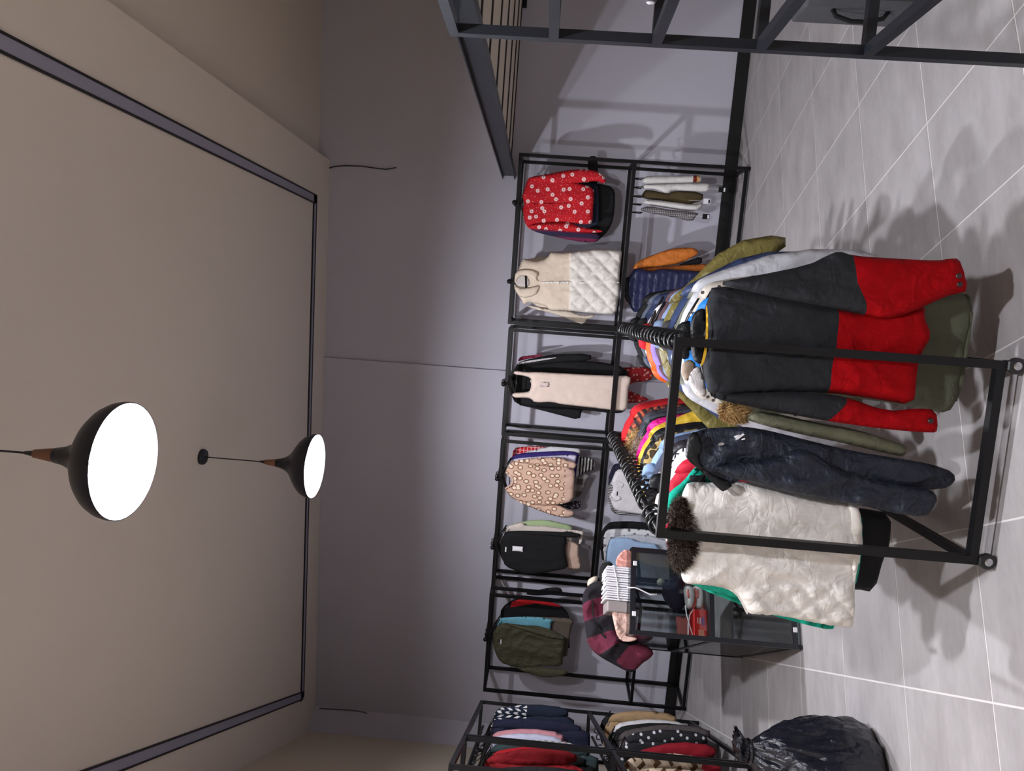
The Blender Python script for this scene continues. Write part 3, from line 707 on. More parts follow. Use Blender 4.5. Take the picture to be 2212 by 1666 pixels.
left_items = [
 ('santa_coat', 'crimson jacket with white collar trim behind the fur collar', 'jacket', q('crimson', (190, 20, 50), .7), dict(hw=.19, L=.62, z=1.125, collar=q('crimson_collar', (224, 224, 228)))),
 ('sherpa_jacket', 'white sherpa jacket behind the teal fleece', 'jacket', q('sherpa_white', (222, 220, 224), .95, weave=1.), dict(hw=.2, L=.6, z=1.12)),
 ('flannel_shirt', 'black and white checked flannel shirt on the left rail', 'shirt', q('flannel_check', (214, 214, 220), .85, pat='check', rgb2=(28, 30, 44), p=.45), dict(hw=.2, L=.62)),
 ('windbreaker', 'black windbreaker with tiny white mark on the left rail', 'jacket', q('windbreaker_black', (46, 42, 48), .45, crease=.6), dict(hw=.21, L=.64, collar=f_black2)),
 ('jean_jacket', 'washed dark denim jacket on the left rail', 'jacket', q('denim_dark', (62, 68, 88), .85), dict(hw=.195, L=.6)),
 ('jean_shirt', 'pale blue jean shirt beside the leopard fur jacket', 'shirt', q('denim_pale', (148, 176, 216), .8), dict(hw=.2, L=.6, collar=q('denim_pale', (0, 0, 0)))),
 ('fur_jacket', 'short leopard print fur jacket on the left rail', 'jacket', q('leopard_fur', (172, 148, 96), .95, weave=1., pat='leopard', rgb2=(48, 36, 22), rgb3=(70, 54, 34), p=1.5), dict(hw=.14, L=.55, z=1.11, dx=.03)),
 ('puffer_jacket', 'matt black puffer jacket behind the leopard fur', 'jacket', f_black2, dict(hw=.2, L=.6, z=1.13, **puff)),
 ('puffer_jacket', 'mustard yellow puffer jacket with black lining on the left rail', 'jacket', q('puffer_yellow', (206, 170, 52), .5), dict(hw=.21, L=.62, spread=.09, z=1.13, tw=-.1, **puff)),
 ('puffer_jacket', 'hot pink crushed jacket on the left rail', 'jacket', q('hot_pink', (226, 24, 138), .6, crease=.9), dict(hw=.2, L=.62, z=1.125, **puff)),
 ('parka', 'black parka with grey brown fur hood beside the pink jacket', 'jacket', f_black2, dict(hw=.205, L=.72, hood=M_FURG)),
 ('parka', 'dark slate parka with wiry lining on the left rail', 'jacket', q('slate_dark', (62, 66, 76), .7), dict(hw=.2, L=.66)),
 ('parka', 'charcoal parka with tan fur hood near the far end', 'jacket', q('charcoal_parka', (56, 54, 60), .7), dict(hw=.2, L=.7, hood=M_FUR)),
 ('print_cardigan', 'dark cardigan with white and orange zigzag trim near far end', 'cardigan', q('zigzag', (52, 40, 42), .9, pat='chevron', rgb2=(196, 96, 70), p=2.2), dict(hw=.205, L=.62, z=1.13)),
 ('sweater', 'scarlet red sweater second from the far end of left rail', 'sweater', q('scarlet', (190, 28, 34), .9), dict(hw=.2, L=.6, z=1.13)),
 ('sweater', 'cherry red knit sweater last on the left rail', 'sweater', q('cherry', (170, 20, 40), .9), dict(hw=.2, L=.6, z=1.14)),
]
railset('left', left_items, 0, .36, .107)
H_RAIL = 1.20-.016
ORD = 'first second third fourth fifth sixth seventh eighth ninth tenth eleventh twelfth thirteenth fourteenth fifteenth sixteenth seventeenth eighteenth nineteenth twentieth twenty-first twenty-second twenty-third twenty-fourth'.split()
# hangers on the rails: one per garment and a few spare ones
for side, xr, n, y0, dy in (('right', W_, 18, .05, .1115), ('left', 0, 23, .09, .082)):
    for i in range(n):
        j = i+1 if side == 'left' and i >= 3 else i       # a gap after the third hook
        y = y0+j*dy + random.uniform(-.012, .012)
        hanger(RACK, xr, y, H_RAIL, '%s black plastic hanger from the near end of the %s rail' % (ORD[i], side), 'hangers on the %s rail' % side, random.uniform(-.25, .25))

# ================================================================== clothes on the back wall racks
A_ = lambda pts: C(1050, 300, 400/2212, pts)
B_ = lambda pts: C(1050, 520, 400/2212, pts)
C_ = lambda pts: C(1050, 720, 400/2212, pts)
D_ = lambda pts: C(1050, 920, 400/2212, pts)
E_ = lambda pts: C(1030, 1220, 400/2212, pts)
O_ = lambda pts: C(1300, 500, 400/2212, pts)
P_ = lambda pts: C(1300, 300, 400/2212, pts)
f_rp = fab('red_print_cotton', (190, 18, 32), .8, pat='dots', rgb2=(244, 206, 206), rgb3=(120, 30, 40), p=1.0)
GW = 'clothes on the back wall racks'
wy = 6.548
g = Garment('black_skirt', 'black garment with rounded hem hanging behind the red printed shirt', 'skirt', WALL, wy+.19, A_([(1530, 800)])[0], GW)
g.part('body', A_([(600, 560), (1080, 520), (1350, 530), (1525, 580), (1545, 700), (1525, 950), (1470, 1090), (1360, 1200), (1290, 1240), (1000, 1200), (600, 1050)]), f_black, 0, .03)
g.part('sleeve', A_([(1215, 560), (1215, 300), (1225, 205), (1330, 205), (1335, 330), (1340, 560)]), f_black, .02, .02)
g = Garment('striped_shirt', 'navy and plum shirt hanging behind the red printed shirt', 'shirt', WALL, wy+.11, A_([(1340, 1100)])[0], GW)
f_plum = q('navy_plum', (44, 36, 66), pat='vstripes', rgb2=(110, 36, 70), p=.35)
g.part('body', A_([(480, 560), (560, 520), (1300, 540), (1345, 560), (1350, 900), (1340, 1060), (900, 1080), (520, 1050)]), q('navy_shirt', (30, 36, 58)), 0, .03)
g.part('sleeve', A_([(490, 1040), (560, 1040), (850, 1080), (1355, 1120), (1358, 1205), (1290, 1245), (1060, 1222), (750, 1155), (560, 1105)]), f_plum, -.02, .022)
g = Garment('print_shirt', 'red shirt scattered with white printed motifs, top of first wall rack', 'shirt', WALL, wy, A_([(1270, 800)])[0], GW)
g.part('body', A_([(440, 650), (470, 560), (490, 490), (530, 455), (700, 425), (850, 440), (950, 470), (1100, 530), (1285, 580), (1288, 700), (1278, 850), (1272, 1005), (1210, 1028), (1000, 1010), (800, 1010), (540, 1030), (490, 1065), (450, 960), (428, 830), (465, 780), (425, 700)]), f_rp, 0, .03, wr=.012)
g.part('sleeve', A_([(490, 490), (560, 450), (740, 420), (950, 375), (1180, 358), (1330, 385), (1420, 440), (1436, 532), (1370, 532), (1340, 500), (1100, 526), (850, 540), (600, 520)]), f_rp, -.025, .024, wr=.008)
g.part('sleeve', A_([(490, 1066), (560, 1015), (800, 1000), (1000, 1000), (1150, 1060), (1390, 1096), (1380, 1120), (1180, 1122), (900, 1105), (700, 1085), (540, 1078)]), f_rp, -.025, .022, wr=.008)
g.part('placket', A_([(500, 775), (800, 765), (1276, 745), (1278, 775), (800, 800), (500, 800)]), f_rp, -.026, .006, h=.012, wr=.001)
# cream group
g = Garment('cream_cardigan', 'cream knit cardigan with long sleeves behind the fleece vest', 'cardigan', WALL, wy+.12, B_([(1165, 990)])[0], GW)
f_crk = q('knit_cream', (214, 200, 184), .95)
g.part('body', B_([(440, 300), (480, 200), (1100, 180), (1150, 500), (1100, 860), (480, 800)]), f_crk, 0, .03)
g.part('sleeve', B_([(450, 765), (620, 800), (860, 825), (1000, 830), (1130, 890), (1300, 880), (1292, 912), (1212, 938), (1165, 1002), (1060, 972), (800, 872), (560, 812)]), f_crk, -.03, .022)
g = Garment('fleece_vest', 'cream fleece vest with white quilted lower half, first wall rack', 'vest', WALL, wy, B_([(1600, 500)])[0], GW)
qreg = B_([(1002, 80), (1000, 500), (998, 880), (1700, 950), (1700, 60)])
g.part('body', B_([(335, 520), (360, 400), (440, 205), (480, 222), (600, 238), (690, 225), (740, 190), (780, 130), (880, 145), (1000, 136), (1150, 120), (1300, 100), (1500, 103), (1612, 116), (1626, 140), (1610, 250), (1592, 440), (1602, 620), (1575, 720), (1556, 882), (1400, 882), (1200, 862), (1000, 838), (860, 834), (760, 832), (715, 782), (640, 758), (510, 735), (452, 772), (410, 690), (350, 600)]), f_cream, 0, .04, h=.0135, wr=.01, r=.06,
       regions=[(qreg, f_quilt)], quilt=(.145, .026, qreg))
g.part('zip', B_([(630, 490), (1000, 488), (1585, 492), (1590, 512), (1000, 512), (640, 512)]), f_quilt, -.05, .005, h=.012, wr=.001)
g.part('collar', B_([(328, 450), (360, 365), (450, 335), (560, 345), (640, 385), (600, 460), (640, 500), (560, 470), (470, 410), (390, 430), (345, 520)]), f_cream, -.05, .02, h=.014)
g.part('collar', B_([(330, 510), (372, 560), (500, 565), (630, 530), (640, 570), (590, 660), (420, 690), (345, 600)]), f_cream, -.05, .02, h=.014)
g.part('neck_lining', B_([(350, 450), (400, 415), (480, 410), (520, 470), (520, 550), (400, 555), (350, 520)]), q('lining_white', (200, 192, 188)), -.042, .008, h=.012)
g.part('neck_label', B_([(462, 410), (488, 412), (490, 570), (466, 570)]), f_black, -.052, .004, h=.012, wr=0, smooth=0)
# trousers clipped along the middle rail of the first rack
f_tw = q('cotton_white', (222, 220, 218)); f_to = q('cord_brown_olive', (76, 64, 40), .9)
tr = [('white jeans with a striped sash end, hung nearest the rack corner', q('denim_white', (214, 212, 210)), [(480, 470), (560, 440), (800, 440), (1085, 436), (1190, 436), (1196, 515), (1080, 520), (700, 530), (490, 540)], 0.00, [(P_([(1088, 400), (1086, 560), (1130, 560), (1130, 400)]), q('sash_dark_red', (110, 30, 30))), (P_([(1130, 400), (1130, 560), (1165, 560), (1165, 400)]), q('sash_tan', (196, 150, 90)))]),
      ('white trousers with wide leg, second from the rack corner', f_tw, [(470, 545), (620, 540), (1000, 528), (1245, 525), (1295, 545), (1290, 610), (1235, 638), (1000, 620), (840, 612), (790, 664), (640, 600), (490, 600)], .03, []),
      ('brown-olive corduroy trousers folded over a clip hanger', f_to, [(490, 640), (540, 600), (800, 660), (840, 620), (1212, 636), (1205, 740), (1090, 770), (1030, 795), (800, 740), (470, 715)], .06, []),
      ('white pleated trousers beside the checked ones', f_tw, [(460, 745), (560, 730), (800, 745), (1100, 790), (1200, 760), (1200, 820), (1095, 870), (800, 825), (560, 790)], .03, []),
      ('grey checked trousers hung leftmost of the folded trousers', q('check_grey', (150, 146, 148), pat='check', rgb2=(40, 38, 42), p=.9), [(465, 830), (560, 800), (800, 845), (1170, 880), (1130, 920), (1080, 990), (900, 940), (600, 890), (470, 860)], 0.0, [])]
for lab, mt, pts, dy, regs in tr:
    g = Garment('folded_trousers', lab, 'trousers', WALL, 6.545+dy, P_([(900, sum(p[1] for p in pts)/len(pts))])[0], 'trousers on the middle rail')
    g.part('leg', P_(pts), mt, 0, .03, h=.016, wr=.008, regions=regs)
    g.part('leg', P_([(a*.97+20, b+4) for a, b in pts]), mt, .05, .025, h=.02, wr=.006)
    cy = sum(p[1] for p in pts)/len(pts); top = min(p[0] for p in pts)
    xa, za = WALL.at(P_([(top+15, cy)])[0], 6.565+dy)
    bm = bmesh.new(); 
    for y in (-.05, .05): tube(bm, [(0, 0, 1.0-za), (0, y, .03), (.0, y, 0)], .005, 6)
    o = obj('hanger_wire', bm, M_HANG, None, True); o.location = WALL.w(xa, 6.565+dy, za); o.rotation_euler.z = WALL.a
    tag(o, 'black clip hanger holding the ' + lab.split(',')[0].split(' hung')[0].split(' beside')[0].split(' folded')[0], 'hanger', 'clip hangers on the middle rail')
for p, lab in (((1525, 468), 'black and white price tag below the checked trousers'), ((1560, 410), 'black price tag strip hanging below the white trousers'), ((1527, 435), 'white price tag under the brown-olive trousers')):
    x, z = WALL.at(p, 6.50)
    o = obj('price_tag', box(-.022, .022, -.002, .002, -.03, .03), M_LABELW if 'under' in lab else f_black, loc=WALL.w(x, 6.50, z)); o.rotation_euler.z = WALL.a
    obj('string', tube(bmesh.new(), [(0, 0, .03), (0, .004, .16)], .0012, 5), M_LABELW, o)
    obj('print_strip', box(-.016, .016, -.0032, -.0022, -.026, -.012), f_black if 'under' in lab else M_LABELW, o)
    tag(o, lab, 'tag', 'price tags on the trousers')
# lower left of the first rack
g = Garment('shell_jacket', 'orange shell jacket under the quilted vest on the first wall rack', 'jacket', WALL, wy+.12, O_([(1200, 400)])[0], GW)
f_or = q('shell_orange', (204, 116, 44), .6, crease=.5)
g.part('sleeve', O_([(355, 470), (400, 385), (480, 330), (800, 210), (950, 193), (1120, 195), (1162, 265), (1100, 300), (950, 380), (700, 420), (480, 440)]), f_or, -.02, .035, h=.016, wr=.014)
g.part('body', O_([(400, 440), (620, 430), (1060, 392), (1255, 392), (1262, 416), (1250, 700), (1100, 900), (450, 900), (360, 700)]), f_or, .03, .03)
g.part('dark_lining', O_([(900, 410), (1000, 360), (1195, 290), (1200, 395), (1060, 396)]), f_black, .02, .015)
g = Garment('puffer_jacket', 'shiny dark navy down jacket beside the orange shell jacket', 'jacket', WALL, wy+.05, O_([(1000, 700)])[0], GW)
f_nv = q('down_navy', (34, 38, 74), .38, crease=.5)
g.part('body', O_([(240, 700), (262, 600), (340, 520), (400, 425), (600, 478), (700, 435), (1060, 470), (1250, 480), (1400, 600), (1400, 900), (900, 950), (560, 940), (420, 965), (370, 960), (310, 850), (250, 750)]), f_nv, 0, .045, h=.015, baff=(.06, .012))
g.part('collar', O_([(235, 720), (250, 600), (300, 540), (335, 560), (320, 700), (350, 850), (320, 880)]), f_black2, -.04, .03)
# second rack: dress and dark layers
g = Garment('print_dress', 'dark red printed dress hem hanging behind the beige dress', 'dress', WALL, wy+.25, C_([(1950, 600)])[0], GW)
f_rd = q('red_print_dress', (150, 24, 30), pat='dots', rgb2=(214, 150, 140), p=1.7, rgb3=(150, 24, 30))
g.part('body', C_([(1000, 430), (1690, 408), (1960, 402), (2000, 500), (1965, 570), (1720, 592), (1690, 680), (1900, 762), (1960, 800), (1800, 840), (1000, 830)]), f_rd, 0, .025)
g = Garment('wool_coat', 'black coat with dark red lining behind the beige tank dress', 'coat', WALL, wy+.17, C_([(1690, 700)])[0], GW)
g.part('body', C_([(350, 400), (420, 335), (900, 330), (1255, 330), (1690, 395), (1700, 640), (1690, 880), (1640, 950), (1530, 960), (1165, 915), (600, 880), (345, 850), (310, 720), (300, 500)]), f_black, 0, .03)
g.part('sleeve', C_([(360, 385), (420, 330), (700, 270), (830, 250), (1255, 242), (1256, 330), (900, 345), (500, 400)]), f_black, -.02, .025)
g.part('sleeve', C_([(330, 845), (600, 880), (900, 890), (1165, 912), (1142, 930), (1120, 1040), (900, 985), (600, 905)]), f_black, -.02, .025)
g.part('sleeve_stripe', C_([(360, 395), (385, 350), (500, 328), (830, 285), (838, 298), (520, 350), (400, 372)]), q('stripe_grey', (190, 186, 190)), -.047, .006, h=.012, wr=.001)
g.part('shoulder_piece', C_([(378, 340), (400, 285), (480, 268), (700, 252), (640, 280), (440, 320)]), q('plum_velvet', (120, 30, 56)), -.03, .02)
g = Garment('tank_dress', 'long ribbed beige tank dress with a price sticker, second wall rack', 'dress', WALL, wy, C_([(1700, 700)])[0], GW)
g.part('body', C_([(340, 443), (480, 468), (600, 460), (900, 478), (1300, 498), (1530, 508), (1726, 508), (1726, 580), (1700, 650), (1696, 780), (1680, 932), (1530, 922), (1200, 882), (900, 852), (790, 822), (580, 832), (540, 785), (480, 772), (318, 772), (298, 714), (490, 704), (530, 680), (545, 560), (520, 530), (460, 510), (325, 492)]), f_rib, 0, .025, h=.0145, wr=.006, wf=(16, 1.2), r=.045)
g.part('price_sticker', C_([(642, 580), (755, 585), (750, 642), (645, 636)]), plain('sticker_beige', (206, 190, 184), .5), -.03, .003, h=.012, wr=0, smooth=0)
g.part('neck_facing', C_([(520, 560), (560, 545), (600, 600), (560, 660), (520, 690), (545, 620)]), f_rib, .01, .01, h=.012)
# third rack right: leopard sweater and layers
g = Garment('zebra_skirt', 'black and white striped top hanging lowest behind the leopard sweater', 'top', WALL, wy+.2, D_([(1250, 500)])[0], GW)
g.part('body', D_([(700, 400), (960, 390), (1100, 370), (1290, 380), (1306, 520), (1180, 560), (1090, 600), (700, 600)]), q('zebra', (206, 204, 202), pat='stripes', rgb2=(26, 24, 26), p=.85), 0, .02)
g.part('lower_piece', D_([(700, 610), (1060, 600), (1250, 568), (1180, 700), (1132, 830), (1060, 880), (700, 900)]), q('patch_grey', (176, 172, 170), pat='plaid', rgb2=(90, 84, 84), p=.9), .01, .015)
g.part('dark_hem', D_([(700, 900), (900, 940), (1060, 890), (1130, 900), (1135, 990), (1000, 1000), (880, 950)]), q('dark_floral', (40, 36, 48), pat='stars', rgb2=(210, 200, 200), p=3), .02, .015)
for nm, lab, mt, pts, dy in (
   ('shirt', 'red and white shirt showing above the purple one', q('red_check', (176, 24, 36), pat='check', rgb2=(220, 160, 160), p=.4), [(295, 420), (330, 268), (420, 252), (560, 238), (720, 255), (1000, 300), (1000, 700), (300, 700)], .17),
   ('shirt', 'white ribbed shirt between the red and purple ones', q('rib_white', (206, 206, 210)), [(400, 330), (700, 258), (850, 240), (1120, 252), (1126, 296), (1100, 700), (400, 700)], .13),
   ('shirt', 'deep purple shirt behind the leopard sweater', q('purple', (48, 34, 104)), [(292, 420), (320, 352), (450, 322), (700, 308), (1000, 298), (1135, 340), (1100, 372), (1060, 700), (300, 700)], .09),
   ('shirt', 'lavender white shirt directly behind the leopard sweater', q('lavender_white', (206, 200, 222)), [(280, 440), (330, 392), (600, 368), (1000, 346), (1086, 350), (1080, 380), (1000, 700), (300, 700)], .05)):
    g = Garment(nm, lab, 'shirt', WALL, wy+dy, D_([(1000, 500)])[0], GW); g.part('body', D_(pts), mt, 0, .018)
    g.part('collar', D_([(pts[0][0]-20, 560), (pts[0][0]+10, 500), (pts[0][0]+90, 520), (pts[0][0]+90, 660), (pts[0][0]+10, 680)]), mt, -.004, .012)
f_leo = fab('leopard_knit', (206, 172, 152), .9, pat='leopard', rgb2=(142, 102, 80), rgb3=(236, 216, 196), p=.95)
f_leob = q('knit_blush', (206, 172, 156), .9, weave=.5)
g = Garment('leopard_sweater', 'blush leopard pattern sweater with plain cuffs, third wall rack', 'sweater', WALL, wy-.01, D_([(1050, 700)])[0], GW)
g.part('body', D_([(225, 560), (252, 500), (300, 425), (420, 408), (640, 400), (760, 385), (900, 390), (985, 420), (1000, 510), (1066, 522), (1052, 700), (1045, 902), (850, 952), (640, 958), (420, 905), (310, 872), (240, 785), (222, 740), (262, 742), (300, 700), (300, 640), (262, 590)]), f_leo, 0, .032, h=.016, wr=.01, regions=[(D_([(950, 380), (945, 700), (935, 960), (1100, 980), (1100, 480)]), f_leob)])
g.part('sleeve', D_([(300, 425), (420, 400), (700, 373), (900, 378), (982, 420), (1086, 440), (1062, 520), (980, 502), (800, 492), (650, 482)]), f_leo, -.03, .022, h=.016, regions=[(D_([(990, 380), (980, 540), (1110, 540), (1110, 400)]), f_leob)])
g.part('sleeve', D_([(310, 868), (640, 955), (870, 948), (940, 990), (1062, 1025), (1030, 1092), (930, 1102), (760, 1062), (500, 962)]), f_leo, -.03, .022, h=.016, regions=[(D_([(945, 970), (915, 1120), (1090, 1120), (1090, 1000)]), f_leob)])
g.part('neckband', D_([(225, 560), (250, 570), (320, 600), (345, 660), (320, 720), (250, 748), (222, 740), (280, 710), (305, 660), (285, 610)]), f_leob, -.032, .01, h=.012)
# third rack left: black top and layers
H_ = lambda pts: C(1040, 1120, 250/2212, pts)
g = Garment('knit_jumper', 'pale green knit jumper behind the black top', 'jumper', WALL, wy+.13, H_([(1700, 150)])[0], GW)
g.part('body', H_([(520, 130), (780, 60), (1000, 30), (1250, 25), (1500, 80), (1745, 150), (1730, 240), (1700, 800), (600, 800)]), q('knit_sage', (160, 178, 136), .95), 0, .03)
g = Garment('cream_blouse', 'cream ribbed blouse between the green jumper and black top', 'blouse', WALL, wy+.07, H_([(1900, 300)])[0], GW)
f_crb = q('blouse_cream', (206, 194, 186))
g.part('body', H_([(420, 330), (480, 160), (600, 120), (780, 66), (850, 150), (1200, 140), (1500, 190), (1740, 225), (1740, 800), (440, 800)]), f_crb, 0, .025)
g.part('sleeve', H_([(1500, 200), (1740, 222), (1940, 245), (1965, 275), (1900, 490), (1850, 490), (1885, 370), (1885, 280), (1500, 260)]), f_crb, -.03, .012)
g = Garment('slip_top', 'nude satin top whose hem shows below the black top', 'top', WALL, wy+.04, H_([(1850, 800)])[0], GW)
g.part('body', H_([(1400, 380), (1480, 345), (1660, 420), (1860, 490), (1860, 640), (1880, 800), (1912, 960), (1760, 985), (1680, 960), (1400, 900)]), q('satin_nude', (196, 168, 152), .5), 0, .02)
g = Garment('black_blouse', 'plain black top with white price label, third wall rack', 'top', WALL, wy-.02, H_([(1700, 800)])[0], GW)
g.part('body', H_([(365, 440), (430, 310), (480, 245), (760, 235), (1300, 255), (1600, 300), (1640, 430), (1600, 600), (1640, 800), (1660, 950), (1400, 1010), (900, 1080), (700, 1020), (450, 920), (400, 760), (360, 640)]), f_black, 0, .03)
g.part('sleeve', H_([(480, 245), (760, 232), (1300, 250), (1885, 280), (1893, 368), (1660, 370), (1480, 350), (800, 330)]), f_black, -.02, .02)
g.part('price_label', H_([(595, 528), (797, 545), (790, 645), (590, 622)]), M_LABELW, -.035, .003, h=.01, wr=0, smooth=0)
g.part('neck_label', H_([(455, 548), (478, 548), (474, 642), (450, 640)]), M_LABELW, -.035, .003, h=.01, wr=0, smooth=0)
# fourth rack: olive jacket and layers
f_olj = q('waxed_olive', (66, 64, 46), .75, crease=.6)
g = Garment('black_jacket', 'black jacket with red inner band behind the olive jacket', 'jacket', WALL, wy+.16, E_([(1000, 500)])[0], GW)
g.part('body', E_([(280, 620), (290, 520), (430, 410), (640, 370), (1000, 480), (1080, 560), (1110, 640), (1110, 1110), (300, 1100)]), f_black, 0, .03, regions=[(E_([(420, 440), (640, 360), (900, 372), (1030, 470), (1000, 500), (700, 455), (400, 500)]), q('band_red', (186, 22, 30)))])
g.part('sleeve', E_([(560, 350), (700, 310), (860, 275), (1000, 270), (1032, 340), (900, 360), (700, 372)]), f_black, -.02, .02)
g = Garment('tan_jacket', 'taupe jacket between the light blue shirt and olive jacket', 'jacket', WALL, wy+.10, E_([(1100, 700)])[0], GW)
g.part('body', E_([(300, 700), (500, 620), (700, 622), (1152, 640), (1158, 692), (1128, 745), (1060, 1200), (320, 1100)]), q('taupe', (92, 82, 72)), 0, .025)
g = Garment('linen_shirt', 'light turquoise shirt behind the olive jacket', 'shirt', WALL, wy+.055, E_([(900, 660)])[0], GW)
g.part('body', E_([(205, 760), (268, 650), (330, 628), (700, 620), (930, 658), (880, 700), (860, 1100), (260, 1050)]), q('turquoise', (104, 164, 182)), 0, .02)
g = Garment('olive_jacket', 'waxed olive jacket with open neck, leftmost back wall rack', 'jacket', WALL, wy-.02, E_([(1040, 1000)])[0], GW)
g.part('body', E_([(188, 860), (220, 760), (300, 690), (500, 720), (800, 740), (1000, 830), (1052, 870), (1040, 1000), (1030, 1100), (1025, 1222), (760, 1200), (560, 1230), (400, 1215), (280, 1160), (230, 1080), (195, 960)]), f_olj, 0, .035, h=.016, wr=.018)
g.part('sleeve', E_([(300, 690), (500, 722), (720, 760), (900, 815), (1052, 865), (1045, 905), (820, 880), (600, 800), (380, 730)]), f_olj, -.03, .022, h=.016)
g.part('sleeve', E_([(400, 1205), (560, 1250), (620, 1210), (1000, 1255), (1082, 1262), (1082, 1312), (900, 1348), (740, 1342), (560, 1275)]), f_olj, -.03, .03, h=.016)
g.part('neck_label', E_([(282, 895), (295, 895), (293, 950), (280, 948)]), M_LABELW, -.035, .003, h=.01, wr=0, smooth=0)
# lower part of the third rack
U_ = lambda pts: C(1280, 980, 200/2212, pts)
V_ = lambda pts: C(1230, 1100, 400/2212, pts)
g = Garment('navy_shirt', 'navy shirt behind the white polo', 'shirt', WALL, wy+.14, U_([(700, 300)])[0], GW)
g.part('body', U_([(360, 620), (470, 300), (560, 230), (900, 220), (1400, 240), (1400, 1000), (420, 1000)]), q('navy_polo', (34, 34, 56)), 0, .025)
g = Garment('striped_tshirt', 'black and white striped top behind the white polo', 'top', WALL, wy+.07, U_([(700, 1400)])[0], GW)
g.part('body', U_([(360, 980), (400, 700), (900, 600), (1400, 700), (1400, 1450), (960, 1480), (680, 1480), (500, 1420), (410, 1290)]), q('stripe_bw', (210, 208, 210), pat='vstripes', rgb2=(22, 22, 24), p=1.6), 0, .02)
g = Garment('polo_shirt', 'white polo shirt with open collar, below the leopard sweater', 'polo shirt', WALL, wy, U_([(1150, 900)])[0], GW)
f_polo = q('pique_white', (216, 212, 216), .9)
g.part('body', U_([(390, 760), (480, 580), (570, 385), (740, 366), (1250, 420), (1900, 500), (1950, 900), (1900, 1500), (1190, 1470), (880, 1420), (560, 1370), (480, 1280), (420, 1090), (390, 960), (480, 900), (480, 760)]), f_polo, 0, .03, h=.016)
g.part('collar', U_([(400, 750), (480, 660), (600, 640), (740, 700), (770, 740), (700, 850), (640, 760), (520, 680)]), f_polo, -.03, .012, h=.01)
g.part('collar', U_([(390, 970), (470, 1070), (560, 1090), (640, 1000), (700, 1090), (640, 1120), (500, 1150), (420, 1090)]), f_polo, -.03, .012, h=.01)
g.part('neck_label', U_([(590, 765), (620, 770), (600, 1010), (572, 1005)]), f_black, -.03, .004, h=.01, wr=0, smooth=0)
for nm, lab, mt, pts, dy in (
   ('tshirt', 'black t-shirt behind the star print shirt', f_black, [(350, 320), (450, 165), (560, 145), (820, 145), (1100, 200), (1400, 260), (1400, 700), (400, 700)], .20),
   ('tshirt', 'white t-shirt with grey star print, lower third rack', q('star_print', (222, 222, 226), pat='stars', rgb2=(110, 108, 112), p=1.1), [(400, 350), (440, 250), (520, 235), (720, 232), (960, 250), (1300, 330), (1300, 700), (420, 700)], .14),
   ('tshirt', 'light grey t-shirt in front of the star print one', q('light_grey', (188, 192, 200)), [(450, 400), (520, 320), (900, 300), (1120, 360), (1300, 420), (1300, 750), (440, 750)], .08),
   ('tshirt', 'sky blue t-shirt on the lower third rack', q('sky_blue', (156, 182, 214)), [(425, 640), (440, 480), (480, 360), (560, 340), (720, 340), (810, 390), (1100, 420), (1150, 800), (700, 850), (560, 800), (500, 630)], .02)):
    g = Garment(nm, lab, 't-shirt', WALL, wy+dy, V_([(800, 500)])[0], GW); g.part('body', V_(pts), mt, 0, .02)
    g.part('neckband', V_([(pts[0][0]-6, pts[0][1]+150), (pts[0][0]+20, pts[0][1]+90), (pts[0][0]+60, pts[0][1]+110), (pts[0][0]+40, pts[0][1]+180)]), mt, -.012, .008, h=.012)
# hangers for the front garments of each group
for i, s_ in enumerate(arm_s):
    lab = ['red printed shirt', 'cream fleece vest', 'beige tank dress', 'leopard sweater', 'black top', 'olive jacket on the back wall'][i]
    for k, dy in enumerate((0, .08)):
        hanger(WALL, s_, wy+.004+dy, ARM_Z, 'black hanger carrying the %s' % lab if k == 0 else 'black hanger just behind the %s' % lab, 'hangers on the back wall arms', 0, True)
